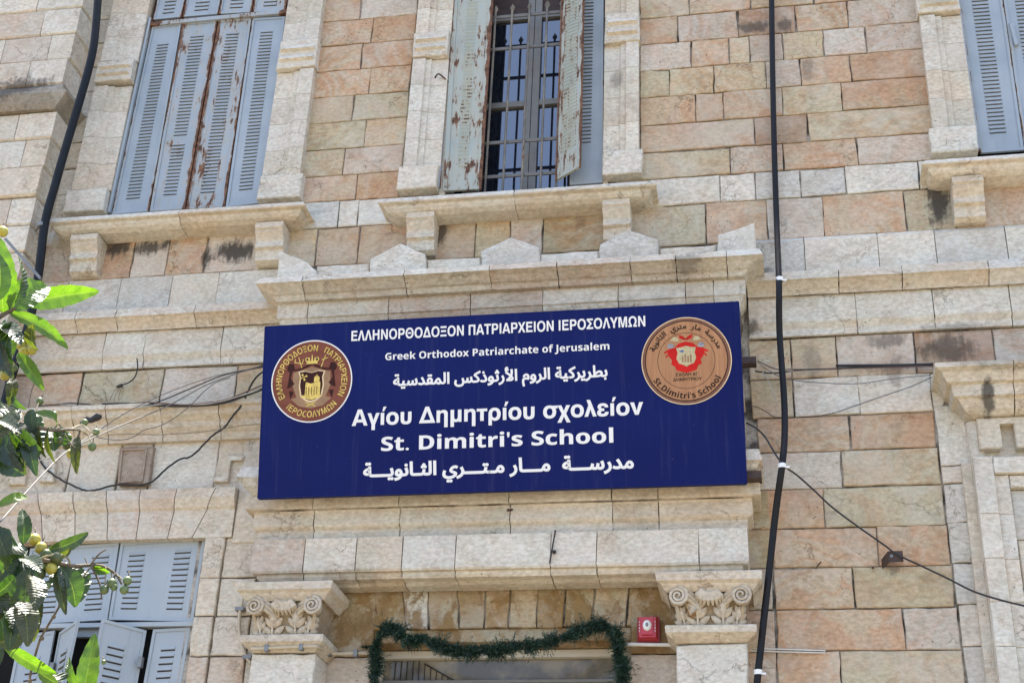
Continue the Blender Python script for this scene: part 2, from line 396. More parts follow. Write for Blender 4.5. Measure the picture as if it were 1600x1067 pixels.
def slab(poly, d, thick=.07, ch=.0045, jit=.0032, name='wall_stone', code='b', parent=None, mat='limestone', seg=.06, tilt=True, **kw):
    """a dressed stone: outline poly [(x,z)..] counter-clockwise, face at y=-d, worn irregular arris"""
    if sum((poly[i][0] * poly[(i + 1) % len(poly)][1] - poly[(i + 1) % len(poly)][0] * poly[i][1]) for i in range(len(poly))) < 0: poly = poly[::-1]
    cx = sum(p[0] for p in poly) / len(poly); cz = sum(p[1] for p in poly) / len(poly)
    out = []; worn = jit > .003
    if worn: poly = [(p[0] + math.copysign(rnd.random() ** 5 * .009, cx - p[0]), p[1] + math.copysign(rnd.random() ** 5 * .009, cz - p[1])) for p in poly]
    for i, p in enumerate(poly):
        q = poly[(i + 1) % len(poly)]; L = math.hypot(q[0] - p[0], q[1] - p[1]); n = max(1, min(5, round(L / seg)))
        for k in range(n):
            t = k / n; j = (jit if k else jit * .5) * (2.0 if worn and rnd.random() < .10 else 1)
            out.append((p[0] + (q[0] - p[0]) * t + rnd.uniform(-j, j), p[1] + (q[1] - p[1]) * t + rnd.uniform(-j, j)))
    tx, tz = (rnd.uniform(-.006, .006), rnd.uniform(-.01, .01)) if tilt else (0, 0)
    dd = rnd.uniform(-.0015, .0015) if tilt else 0
    n = len(out); V = []
    for (x, z) in out: V.append((x, -d + thick, z))
    for (x, z) in out: V.append((x, -d + ch + dd + (x - cx) * tx + (z - cz) * tz, z))
    for (x, z) in out:
        dx, dz = cx - x, cz - z; L = math.hypot(dx, dz) or 1; c_ = ch * rnd.uniform(.7, 1.5)
        # move inwards on both axes
        V.append((x + math.copysign(min(c_, abs(dx)), dx), -d + dd + (x - cx) * tx + (z - cz) * tz, z + math.copysign(min(c_, abs(dz)), dz)))
    Fs = []
    for i in range(n):
        j = (i + 1) % n; Fs += [(i, j, n + j, n + i), (n + i, n + j, 2 * n + j, 2 * n + i)]
    Fs += [tuple(range(2 * n, 3 * n)), tuple(range(n))[::-1]]
    b = MB(); b.add(V, Fs)
    return b.build(name, mat, parent, tint(code) if isinstance(code, str) else code, **kw)
def rect(x0, x1, z0, z1, g=.0025): return [(x0 + g, z0 + g), (x1 - g, z0 + g), (x1 - g, z1 - g), (x0 + g, z1 - g)]

def mould(prof, x0, x1, d0=0.0, mL=None, mR=None, name='cornice_block', code='c', parent=None, gap=.0025, back=0.0, mat='limestone', jit=.0012, **kw):
    """profile [(d,z)...] top to bottom run along x; mL/mR give the base depth where an end returns to the wall"""
    n = len(prof); xs = [x0 + gap, x1 - gap]; V = []
    jx = [rnd.uniform(-jit, jit) * 2 for _ in prof]
    def end(x, mit, sgn):
        return [(x + (sgn * (d - mit) if mit is not None else 0), d, z) for d, z in prof]
    L, Rr = end(xs[0], mL, -1), end(xs[1], mR, 1)
    nseg = max(1, min(4, round((x1 - x0) / .12)))
    cols = []
    for k in range(nseg + 1):
        t = k / nseg
        cols.append([(a[0] + (b_[0] - a[0]) * t + (jx[i] if k in (0, nseg) else 0), -(a[1]) + (rnd.uniform(-jit, jit)), a[2] + rnd.uniform(-jit, jit)) for i, (a, b_) in enumerate(zip(L, Rr))])
    F = []
    for c in cols: V += c
    for k in range(nseg):
        for i in range(n - 1):
            a = k * n + i; F.append((a, a + 1, a + n + 1, a + n))
    # back row: each profile point carried to the wall
    bl = len(V); V += [(v[0], -back, v[2]) for v in cols[0]]; br = len(V); V += [(v[0], -back, v[2]) for v in cols[-1]]
    last = nseg * n
    for i in range(n - 1):
        F.append((bl + i, bl + i + 1, i + 1, i)); F.append((last + i, last + i + 1, br + i + 1, br + i))
    F.append((bl,) + tuple(k * n for k in range(nseg + 1)) + (br,)); F.append((br + n - 1,) + tuple(k * n + n - 1 for k in range(nseg, -1, -1)) + (bl + n - 1,))
    F.append(tuple(bl + i for i in range(n))[::-1] + ()); F.append(tuple(br + i for i in range(n)))
    b = MB(); b.add(V, F[:-2]); 
    # closed back
    b.add([V[bl], V[br], V[br + n - 1], V[bl + n - 1]], [(0, 1, 2, 3)])
    return b.build(name, mat, parent, tint(code) if isinstance(code, str) else code, **kw)

def run(prof, joints, codes='c', **kw):
    """consecutive moulded blocks; joints are x positions"""
    o = []
    mL, mR = kw.pop('mL', None), kw.pop('mR', None)
    for i in range(len(joints) - 1):
        o.append(mould(prof, joints[i], joints[i + 1], mL=mL if i == 0 else None, mR=mR if i == len(joints) - 2 else None, code=codes[i % len(codes)], **kw))
    zm_ = (prof[0][1] + prof[-1][1]) / 2; core = [(max(min(q[0] for q in prof[max(i - 1, 0):i + 2]) - .010, .002), zm_ + (z - zm_) * .95) for i, (d, z) in enumerate(prof)]
    xa, xb = joints[0] + .02, joints[-1] - .02
    b = MB()
    for i in range(len(core) - 1):
        (d1, z1), (d2, z2) = core[i], core[i + 1]
        b.add([(xa, -d1, z1), (xa, -d2, z2), (xb, -d2, z2), (xb, -d1, z1)], [(0, 1, 2, 3)])
    b.build('mortar_joint', 'mortar', kw.get('parent'), kind='stuff')
    return o
def prof_px(px, pts):
    """profile from (depth, py) sighted down one vertical line"""
    return [(d, Z(px, py, d)) for d, py in pts]

# ------------------------------------------------------------------ the ground
b = MB(); b.box(-60, 60, -70, 8, -.3, 0); g_ = b.build('ground', 'paving'); g_['kind'] = 'structure'

# ------------------------------------------------------------------ the school building
BL = thing('school_building', 'old pink and cream limestone school facade with blue iron shutters behind the signboard', 'building', (-1.5, 0, 0))
# solid wall body, split round the openings
OPEN = [(-4.42, -3.30, 6.80, 9.0), (-2.135, -1.0, 6.80, 9.0), (1.24, 2.3, 6.80, 9.0), (-4.55, -3.35, 2.4, 4.51), (-2.60, -.48, 1.0, 4.24)]
xs = sorted({-6.5, 3.2} | {o[0] for o in OPEN} | {o[1] for o in OPEN}); zs = sorted({0, 9.6} | {o[2] for o in OPEN} | {o[3] for o in OPEN})
b = MB()
for i in range(len(xs) - 1):
    for j in range(len(zs) - 1):
        cx, cz = (xs[i] + xs[i + 1]) / 2, (zs[j] + zs[j + 1]) / 2
        if any(o[0] < cx < o[1] and o[2] < cz < o[3] for o in OPEN): continue
        b.box(xs[i], xs[i + 1], .016, .55, zs[j], zs[j + 1])
b.build('wall_core', 'mortar', BL, label='mortar bed behind the facing stones')
b = MB(); b.box(-6.5, 3.2, .56, 6, 0, 9.6); b.build('rear_wall', 'room_dark', BL, label='dark interior behind the windows')
# plain courses below and above the picture
ZL = [3.57, 3.796, 4.022, 4.25, 4.475, 4.705, 4.925, 5.14, 5.38, 5.645, 5.905, 6.325, 6.62, 6.827, 7.03, 7.247, 7.47, 7.69, 7.911, 8.137, 8.36, 8.58, 8.80, 9.02]
def row_z(y_px_hint, x): pass

def course(z0, z1, xL, joints_px, xR, codes, d=0.0, name='wall_stone', pyref=None):
    """one course of stones from xL to xR; inner joints given where they are sighted at mid height"""
    zc = (z0 + z1) / 2
    xs_ = [xL]
    for jp in joints_px:
        # find x on the wall with pixel column jp at height zc
        x = 0.0
        lo, hi = -7, 4
        for _ in range(40):
            mid = (lo + hi) / 2
            if to_px((mid, -d, zc))[0] < jp: lo = mid
            else: hi = mid
        xs_.append((lo + hi) / 2)
    xs_.append(xR)
    for i in range(len(xs_) - 1):
        if xs_[i + 1] - xs_[i] < .02: continue
        slab(rect(xs_[i], xs_[i + 1], z0, z1, rnd.uniform(.0010, .0036)), d, code=codes[i % len(codes)], parent=BL, name=name)

XA, XB = -.76, 1.06            # wall field between centre window surround and right window surround (upper)
top = [  # z0 z1 joints codes
 (8.36, 8.58, [1100, 1215, 1330], 'pbpm'), (8.137, 8.36, [1077, 1171, 1270, 1330], 'bpbpm'), (7.911, 8.137, [1059, 1153, 1243, 1324], 'omrpm'),
 (7.69, 7.911, [1079.5, 1139, 1171, 1223, 1287, 1353], 'kpbmbkm')[0:4], (7.47, 7.69, [1045.7, 1115.5, 1197, 1251, 1329], 'gbbkpo'),
 (7.247, 7.47, [1087, 1130, 1222.6, 1315], 'popbo'[0:5]), (7.03, 7.247, [1179, 1262], 'prb'), (6.827, 7.03, [1141, 1224, 1340], 'gmpk'),
 (8.58, 8.80, [1080, 1190, 1300], 'pbop')]
for z0, z1, js, cd in top: course(z0, z1, XA, js, XB, cd)
course(6.62, 6.827, -.70, [1124.6, 1180, 1251, 1321.5, 1436], 1.02, 'wwllww')
# field between left and centre windows
XC, XD = -3.02, -2.32
mid = [(8.58, 8.80, [580], 'pb'), (8.36, 8.58, [563.6], 'pk'), (8.137, 8.36, [555], 'bp'), (7.911, 8.137, [581.7], 'po'), (7.69, 7.911, [565], 'po'), (7.47, 7.69, [577.7], 'pp'),
       (7.247, 7.47, [551.4], 'bg'), (7.03, 7.247, [570], 'gb'), (6.827, 7.03, [537], 'gm')]
mid = [(8.58, 8.80, [580], 'pb'), (8.36, 8.58, [563.6], 'pk'), (8.137, 8.36, [581.7], 'po'), (7.911, 8.137, [565], 'po'), (7.69, 7.911, [577.7], 'pp'),
       (7.47, 7.69, [551.4], 'bg'), (7.247, 7.47, [570], 'gb'), (7.03, 7.247, [537], 'gm'), (6.827, 7.03, [556.7], 'po')]
for z0, z1, js, cd in mid: course(z0, z1, XC, js, XD, cd)
course(6.62, 6.827, -2.98, [528.5, 559], -2.34, 'lww')
# tall course under the sills, all along
course(6.325, 6.62, -4.75, [128, 207, 261, 321, 425, 494, 560, 743, 796.5, 847.5, 960, 1102, 1198.6, 1286.5, 1414, 1492], 2.2, 'mokpkboobmdgpkpgmb')
course(6.325, 6.62, -4.95, [], -4.75, 'm')
# stones behind the sills
course(6.62, 6.827, -4.95, [], -4.72, 'm'); course(6.62, 6.827, 1.02, [], 2.2, 'w')
course(6.60, 6.81, -4.72, [180, 290, 380], -2.98, 'gbgd', d=-.002); course(6.60, 6.80, -2.34, [700, 800, 900], -.61, 'bgdg', d=-.002)
slab(rect(-3.13, -2.86, 4.46, 5.15), .03, .05, code='c', parent=BL, name='wall_stone'); slab(rect(-3.0, -2.86, 5.14, 5.40), .01, .05, code='c', parent=BL, name='wall_stone')
# recess strip left of the left window
for k in range(12, 22): slab(rect(-4.95, -4.56, ZL[k], ZL[k + 1]), -.002, code=rnd.choice('lwlc'), parent=BL)
# pinkish course and white course below the band
course(5.38, 5.645, -4.95, [48, 124.5, 252, 367.5], -2.9, 'mpgkb')
course(5.38, 5.645, -.13, [1236, 1307.5, 1430.5, 1553.5], 1.9, 'bbkrmk')
course(5.14, 5.38, -.13, [1240, 1342], .87, 'bww', d=.004); course(5.14, 5.38, .87, [], .93, 'w')
course(5.14, 5.38, -4.95, [], -2.9, 'c')
# lower field on the right
XE, XF = -.10, .872
low = [(4.925, 5.14, [1327.8], 'po'), (4.705, 4.925, [1316], 'kg'), (4.475, 4.705, [1288], 'og'), (4.25, 4.475, [1371.6], 'pp'), (4.022, 4.25, [1334], 'pg'),
       (3.796, 4.022, [1413], 'pm'), (3.57, 3.796, [1314.5], 'pg'), (3.34, 3.57, [1390], 'pb'), (3.11, 3.34, [1330], 'kp')]
for i, (z0, z1, js, cd) in enumerate(low):
    e = .872 + max(0, (4.6 - z0)) * .014
    course(z0, z1, XE if i < 3 else -.045, js, e, cd)
for k in range(4, -1, -1):     # narrow strip between portal and field
    slab(rect(-.20, -.048, ZL[k], ZL[k + 1]), .002, code='d' if k > 2 else 'm', parent=BL)
slab(rect(-.20, -.048, 3.2, 3.57), .002, code='m', parent=BL)
# plain masonry round the picture
b = MB(); b.box(-6.5, -3.3, -.005, .016, 0, 2.35); b.box(-.6, 3.2, -.005, .016, 0, 3.1); b.box(-6.5, 3.2, -.005, .016, 9.1, 9.6); b.box(-4.7, 2.3, -.008, .016, 8.9, 9.1); b.box(-3.02, -2.32, -.003, .016, 8.8, 8.9); b.box(-.76, 1.06, -.003, .016, 8.8, 8.9); b.box(2.3, 3.2, -.005, .016, 3.1, 9.1)
b.build('plain_masonry', 'plain_render', BL)

for i in range(7):
    z1_, z0_ = 5.14 - .235 * i, 5.14 - .235 * (i + 1)
    if z1_ < 4.55: slab(rect(-4.96, -4.54, z0_, z1_), .01, code=rnd.choice('ckc'), parent=BL)
slab(rect(-4.96, -4.54, 2.3, 3.5), .01, code='c', parent=BL)
# ---- string course (band) both sides
bandP = prof_px(1310, [(.0, 416), (.122, 420), (.134, 427), (.14, 432.5), (.125, 436), (.10, 444), (.078, 452), (.072, 455), (.066, 458), (.06, 464)])
fr1 = prof_px(1310, [(.045, 464), (.045, 499), (.040, 502), (.022, 511), (.020, 513), (.020, 530)])
ztop = bandP[1][1]
bandP[0] = (.0, ztop + .03); bandP[-1] = (.06, 5.905); fr1[0] = (.045, 5.905); fr1[-1] = (.02, 5.648)
def jx(z, pxs, d):
    out = []
    for jp in pxs:
        lo, hi = -7, 4
        for _ in range(40):
            mid_ = (lo + hi) / 2
            if to_px((mid_, -d, z))[0] < jp: lo = mid_
            else: hi = mid_
        out.append((lo + hi) / 2)
    return out
run(bandP, [-.12] + jx(5.95, [1310.5, 1409.5, 1544.5], .1) + [2.1], 'cccwc', parent=BL, name='cornice_block')
run(fr1, [-.12] + jx(5.78, [1338, 1459, 1579], .04) + [2.1], 'wwww', parent=BL, name='frieze_block')
run(bandP, [-4.95] + jx(5.95, [120, 183, 306], .1) + [-2.95], 'wccc', parent=BL, name='cornice_block')
run(fr1, [-4.95] + jx(5.78, [50, 162, 226, 346.5], .04) + [-2.95], 'wcww', parent=BL, name='frieze_block')
# ledge course above the band
led = [(.0, 6.325), (.022, 6.295), (.024, 6.0)]
run([(d, z) for d, z in led], [-.15] + jx(6.15, [1258, 1373.5, 1463.5, 1574.5], .02) + [2.1], 'lwwlw', parent=BL, name='ledge_stone')
run([(0.008, 6.323), (.010, 6.0)], [-4.95] + jx(6.15, [100, 183, 264, 337.5], .01) + [-3.0], 'cllcw', parent=BL, name='ledge_stone')

# ------------------------------------------------------------------ portal entablature
PL, PR = -2.935, -.155            # body of the portal at the wall-pilaster plane
cor = prof_px(780, [(.30, 423), (.340, 424.5), (.353, 429), (.36, 433), (.345, 436), (.32, 442), (.285, 452), (.27, 455), (.262, 458), (.25, 464)])
zc = 5.935
cor = [(d, z + (zc - cor[-1][1])) for d, z in cor]
cor[0] = (.05, cor[1][1] + .01)
PJ = jx(6.05, [474, 633, 766, 871, 985, 1056, 1135], .33)
run(cor, [PL - .02] + PJ + [PR + .02], 'wcckkccw', mL=.24, mR=.24, parent=BL, name='cornice_block', back=-.01)
f2 = [(.215, zc), (.215, zc - .10), (.205, zc - .105), (.195, zc - .125), (.185, zc - .14), (.185, zc - .22), (.165, zc - .235), (.160, zc - .25), (.160, zc - .40)]
f2 = [(d, z) for d, z in f2]
run(f2, [PL + .0] + jx(5.87, [481, 607, 735, 848, 966, 1071, 1115], .21) + [PR], 'wckkwwcw', mL=.185, mR=.185, parent=BL, name='frieze_block', back=-.01)
f3 = [(.150, zc - .40), (.150, 5.25), (.168, 5.235), (.168, 5.19), (.15, 5.18), (.15, 4.95)]
run(f3, [PL + .03] + jx(5.4, [520, 700, 860, 1000], .15) + [PR - .02], 'kkkmk', mL=.15, mR=.15, parent=BL, name='frieze_block', back=-.01)
# lower cornice of the portal and the mouldings under the signboard
c2 = [(.06, 5.0), (.17, 4.985), (.175, 4.93), (.30, 4.915), (.315, 4.91), (.328, 4.87), (.335, 4.838), (.32, 4.828), (.30, 4.80), (.27, 4.775), (.262, 4.765), (.25, 4.755)]
zt = Z(1205, 698, .335); c2 = [(d, z + (zt - 4.91)) for d, z in c2]
run(c2, [PL - .01] + jx(4.85, [540, 700, 870, 1010], .3) + [PR], 'lcclw', mL=.25, mR=.25, parent=BL, name='cornice_block', back=-.01)
zb = c2[-1][1]
m2 = [(.245, zb), (.245, zb - .075), (.24, zb - .08)]
m3 = prof_px(690, [(.235, 772), (.235, 780), (.225, 784), (.205, 792), (.200, 795), (.200, 814), (.192, 818), (.172, 824), (.170, 826), (.170, 838)])
m3 = [(d, min(z, m2[-1][1] - .0)) for d, z in m3]
run([m2[0], m2[1]] + [p for p in m3], [PL + .02] + jx(4.55, [491, 625, 797, 957, 1029], .2) + [PR - .01], 'cccwcc', mL=.17, mR=.17, parent=BL, name='architrave_block', back=-.01)
zl = m3[-1][1]
lin = prof_px(690, [(.215, 834.5), (.22, 836), (.22, 886), (.212, 890), (.19, 892), (.188, 897), (.175, 902), (.12, 908), (.10, 912), (.09, 914)])
lin[0] = (.17, lin[1][1] + .004)
zbot = lin[-1][1]
LJ = jx(4.3, [475, 556, 628, 711, 860, 932, 1092], .22)
run(lin, [PL + .02] + LJ + [PR - .01], 'kwcwwwww', mL=.22, mR=.22, parent=BL, name='lintel_stone', back=-.01)
print('zbot', zbot, 'lin', lin[1], lin[2], 'm3', m3[0], m3[-1], 'c2', c2[-1])

# crest of small gables on the portal cornice
def crest(pts, d, code, name='gable_stone', th=.16):
    poly = [(X(px, py, d), Z(px, py, d)) for px, py in pts]
    return slab(poly, d, th, ch=.008, jit=.004, name=name, code=code, parent=BL, tilt=False)
zl0 = 20
crest([(431, 462), (433, 394), (441, 391), (480, 409), (494, 425), (490, 462)], .20, 'w', 'gable_stone')
crest([(577, 450), (578, 404), (624, 380), (665, 396), (667, 445)], .20, 'w')
crest([(751, 442), (751, 391), (796, 370), (842, 385), (842, 440)], .20, 'l')
crest([(936, 430), (937, 379), (981, 359), (1028, 374), (1029, 428)], .20, 'l')
crest([(1120, 425), (1120, 367), (1181, 346), (1183, 420)], .20, 'w')
for a, e, ya, yb, c_ in ((494, 577, 416, 411, 'w'), (667, 751, 406, 402, 'w'), (842, 936, 397, 391, 'w'), (1029, 1120, 388, 381, 'w')):
    crest([(a + .5, ya + 45), (a + .5, ya), (e - .5, yb), (e - .5, yb + 45)], .17, c_, 'crest_stone')

# ------------------------------------------------------------------ doorway: stained flat arch, inner reveal, frame and glass
vd = -.035
vt, vb_ = zbot + .05, Z(700, 981, vd)
vj = [(546, 560), (575, 594), (626, 635), (668, 670), (714, 717), (757, 756), (797, 794), (842, 838), (885, 880), (930, 925), (985, 978)]
vj = [(515, 540)] + [((a + 0), (b2 + 0)) for a, b2 in vj if a != 546] + [(1040, 1030)]
cds = 'ddwdddgddgdd'
for i in range(len(vj) - 1):
    (t0, b0), (t1, b1) = vj[i], vj[i + 1]
    y0 = 918; 
    slab([(X(b0, 981, vd) + .003, vb_), (X(b1, 981, vd) - .003, vb_), (X(t1, y0, vd) - .003, vt), (X(t0, y0, vd) + .003, vt)], vd, .3, code=cds[i % len(cds)], parent=BL, name='arch_stone', jit=.006, mat='stained_limestone')
b = MB(); b.box(-2.75, -.45, .05, .5, vb_ + .01, 4.5); b.build('mortar_joint', 'mortar', BL, kind='stuff')
# jamb stones flanking the doorway
for (xa, xb) in ((X(556, 1000, vd) - .42, X(583, 1000, vd)), (X(985, 1000, vd), X(1050, 1000, vd) + .06)):
    for z0, z1, c_ in ((3.80, vt, 'd'), (3.53, 3.80, 'k'), (3.2, 3.53, 'k'), (2.6, 3.2, 'c'), (1.8, 2.6, 'c'), (.9, 1.8, 'c'), (0.0, .9, 'c')):
        slab(rect(xa, xb, z0, z1), vd + .003, .3, code=c_, parent=BL, name='jamb_stone', mat='stained_limestone' if z0 > 3.7 else 'limestone')
xl, xr = X(583, 1000, vd), X(985, 1000, vd)
zi = vb_ - .0
b = MB(); b.box(xl - .0, xr + .0, .06, .40, zi - .07, zi - .002)
b.build('door_lintel', 'stained_limestone', BL, tint('d'))
fd = -.22
za = Z(700, 1013, fd); x0f, x1f = X(590, 1040, fd), X(978, 1040, fd)
FR = MB(); FR.box(x0f - .02, x1f + .02, .215, .30, za - .005, zi)  # beige head
fr_ = FR.build('door_frame', 'door_beige', BL)
b = MB(); zt_ = Z(700, 1023, fd)
b.box(x0f, x1f, .205, .26, zt_ - .02, zt_ + .02); b.box(x0f, x0f + .03, .205, .26, 1.0, zt_ - .02); b.box(x1f - .03, x1f, .205, .26, 1.0, zt_ - .02)
b.build('door_trim', 'door_enamel', fr_)
b = MB(); b.box(x0f - .06, x0f, .205, .30, 1.0, zt_ + .03); b.box(x1f, x1f + .06, .205, .30, 1.0, zt_ + .03); b.build('frame_post', 'door_beige', fr_)
b = MB(); b.box(x0f + .03, x1f - .03, .245, .25, 1.0, zt_ - .02); b.build('pane', 'door_glass', fr_)
# ironwork seen through the transom: slanting rail with thin bars
b = MB()
zz = Z(760, 1062, fd)
b.box(x0f + .03, x1f - .03, .228, .242, zz - .012, zz + .004)
b.build('glazing_bar', 'window_metal', fr_)
b = MB(); p1, p2 = on(662, 1035, fd), on(742, 1080, fd)
b.bar((p1.x, .236, p1.z), (p2.x, .236, p2.z), .006, .006)
for i in range(13):
    xx = X(616 + i * 9.3, 1045, fd); zt2 = zt_ - .03 if xx < p1.x else p1.z + (p2.z - p1.z) * (xx - p1.x) / (p2.x - p1.x)
    b.bar((xx, .236, 3.4), (xx, .236, zt2), .004, .004)
b.build('transom_grille', 'slot_dark', fr_)

# ------------------------------------------------------------------ pilasters and capitals
def pilaster(xl_, xr_, d, ztop_, code):
    b0 = None
    for z0, z1 in ((ztop_ - .30, ztop_), (ztop_ - .9, ztop_ - .30), (ztop_ - 1.6, ztop_ - .9), (ztop_ - 2.4, ztop_ - 1.6), (0.0, ztop_ - 2.4)):
        slab(rect(xl_, xr_, z0, z1), d, d + .02, code=code, parent=BL, name='pilaster_stone', tilt=False, ch=.006)
def acanthus(c, w_, h_, dep, parent, lobes=3, lean=0.0):
    """a carved leaf: ribbed rounded lobes fanning from a midrib, the tip rolled forward"""
    b = MB(); c = Vector(c)
    def lobe(base, ang, L, wd, out):
        d_ = Vector((math.sin(ang), 0, math.cos(ang))); s_ = Vector((math.cos(ang), 0, -math.sin(ang))); V = []; n = 7; mm = 7
        for j in range(n + 1):
            t = j / n; hw = wd * (math.sin(math.pi * (.10 + .88 * t)) ** .7)
            for i in range(mm):
                u = -1 + 2 * i / (mm - 1)
                rel = out * (.35 + .65 * math.sin(math.pi * min(1, t * .9 + .1))) * (1 - .75 * u * u) - .0045 * math.exp(-(u / .16) ** 2) + out * .5 * t * t
                V.append(base + d_ * (L * t) + s_ * (u * hw) + Vector((0, -rel, 0)))
        F = [(j * mm + i, j * mm + i + 1, (j + 1) * mm + i + 1, (j + 1) * mm + i) for j in range(n) for i in range(mm - 1)]
        b.add(V, F); o = len(b.v); rim = [j * mm for j in range(n + 1)] + [n * mm + i for i in range(1, mm)] + [j * mm + mm - 1 for j in range(n - 1, -1, -1)]
        vo = o - len(V); b.v += [Vector((V[k].x, c.y + .014, V[k].z)) for k in rim]
        for k in range(len(rim) - 1): b.f.append((vo + rim[k], vo + rim[k + 1], o + k + 1, o + k)); b.mi.append(0)
    for k in range(lobes):
        z = h_ * (.04 + .27 * k); a_ = .92 - .20 * k
        for sg in (-1, 1): lobe(c + Vector((lean * z, -.003 * k, z)), sg * a_ + lean, w_ * (.50 - .03 * k), w_ * .115, dep * (.42 + .12 * k))
    lobe(c + Vector((lean * h_ * .3, -.004, h_ * .30)), lean, h_ * .70, w_ * .155, dep * .95)
    b.tube([c + Vector((0, -dep * .3, 0)), c + Vector((lean * h_ * .5, -dep * .9, h_ * .5)), c + Vector((lean * h_ * .85, -dep * 1.2, h_ * .88))], [.007, .005, .002], 5)
    return b.build('acanthus_leaf', 'limestone', parent, (.60, .53, .42, .1), smooth=False)
def capital(L, Rr, zN, zA, d, damaged):
    """L,Rr pilaster edges at plane d; zN top of neck, zA underside of abacus"""
    w_ = Rr - L; cx = (L + Rr) / 2; H = zA - zN; hw = w_ / 2
    # bell
    b = MB(); V = []
    prof = [(0, .0), (.35, .012), (.7, .035), (1.0, .07)]
    for t, o in prof:
        z = zN + H * t; V += [(cx - hw - o * .55 + .01, -d - o * .6, z), (cx + hw + o * .55 - .01, -d - o * .6, z), (cx + hw + o * .55 - .01, 0, z), (cx - hw - o * .55 + .01, 0, z)]
    F = []
    for k in range(3):
        for i in range(4): F.append((k * 4 + i, k * 4 + (i + 1) % 4, k * 4 + 4 + (i + 1) % 4, k * 4 + 4 + i))
    F += [(3, 2, 1, 0), (12, 13, 14, 15)]
    b.add(V, F); cap_ = b.build('capital', 'limestone', BL, (.36, .29, .20, .3), label='carved leafy capital' + (' with a broken scroll' if damaged else ' with both scrolls whole'))
    # leaves: two big in the middle, smaller outer ones
    for ox, sw in ((-.052, .105), (.052, .105)): acanthus((cx + ox * 1.25, -d - .012, zN + .002), .155, H * .76, .040, cap_)
    for sg in (-1, 1): acanthus((cx + sg * hw * .76, -d - .008, zN + .002), .115, H * .56, .032, cap_, 3, sg * .25)
    # stalks rising to the scrolls
    for sg in (-1, 1):
        b = MB(); a0 = Vector((cx + sg * hw * .30, -d - .03, zN + H * .60)); a1 = Vector((cx + sg * hw * .78, -d - .075, zN + H * .90))
        up_ = Vector((0, 0, 1))
        for off_, r_ in ((.020, .013), (-.002, .014), (-.026, .011)):
            b.tube(smooth_path([a0 + up_ * off_ * .4 + Vector((0, .03, -.02)), a0 + up_ * off_, (a0 + a1) / 2 + up_ * (off_ + .006), a1 + up_ * off_ * 1.0], 4), r_, 6)
        b.build('stalk', 'limestone', cap_, (.56, .49, .375, .1), smooth=True)
        if damaged and sg < 0:
            b = MB(); c_ = Vector((cx - hw * .98, -d - .06, zN + H * .79))
            b.tube([c_ + Vector((0, .05, 0)), c_], .042, 12); b.tube([c_ + Vector((.05, .03, -.02)), c_ + Vector((.09, .02, -.08))], [.018, .03], 7)
            b.build('scroll', 'limestone', cap_, (.50, .43, .33, .2), label='broken scroll')
            b = MB(); b.ball(c_ + Vector((.075, .022, -.055)), (.03, .012, .05), 9, 7); b.build('broken_patch', 'limestone', cap_, (.24, .15, .07, .6))
        b = MB(); c_ = Vector((cx + sg * hw * .95, -d - .085, zN + H * .78)); pts = []; 
        for k in range(30):
            t = k / 29; a = math.pi / 2 + sg * (-1) * t * 2.35 * 2 * math.pi * -1; r_ = .046 * (1 - t) ** .8 + .005
            pts.append(c_ + Vector((-sg * math.sin(a - math.pi / 2) * r_ * -1, -.008 * t, math.cos(a - math.pi / 2) * r_)))
        b.tube(pts, [.0105 * (1 - .45 * k / 29) for k in range(30)], 6)
        b.tube([c_ + Vector((0, .085, 0)), c_ + Vector((0, .004, 0))], .043, 14)
        b.build('scroll', 'limestone', cap_, (.56, .50, .40, .1), smooth=True)
        # outer ribbed flank under the scroll
        b = MB()
        for q in range(3): b.tube(smooth_path([(cx + sg * (hw * (.86 + .05 * q)), -d - .005, zN + .003), (cx + sg * hw * (.93 + .03 * q), -d - .03, zN + H * .35), (cx + sg * hw * (1.02 + .01 * q), -d - .06, zN + H * .62)], 3), .007, 5)
        b.build('rib', 'limestone', cap_, (.50, .43, .32, .1), smooth=True)
    # centre flower of the abacus: petals hanging from a rounded cap
    b = MB()
    for k in range(9):
        a = -1.35 + 2.5 * k / 8; rr = .066; ex = math.sin(a) * rr; ez = math.cos(a) * rr * .50
        p0 = Vector((cx + ex * .15, -d - .055, zN + H * .93)); p1 = Vector((cx + ex, -d - .075, zN + H * (.90) - .010 - .035 * math.cos(a * 1.1))); p2 = p1 + Vector((ex * .10, .022, -.020))
        b.tube([p0, p0.lerp(p1, .55) + Vector((0, -.012, .014)), p1, p2], [.010, .013, .012, .005], 7)
    b.ball((cx, -d - .05, zN + H * .94), (.058, .028, .018), 14, 8)
    b.build('shell_flower', 'limestone', cap_, (.57, .51, .41, .1))
    return cap_
PD = .20
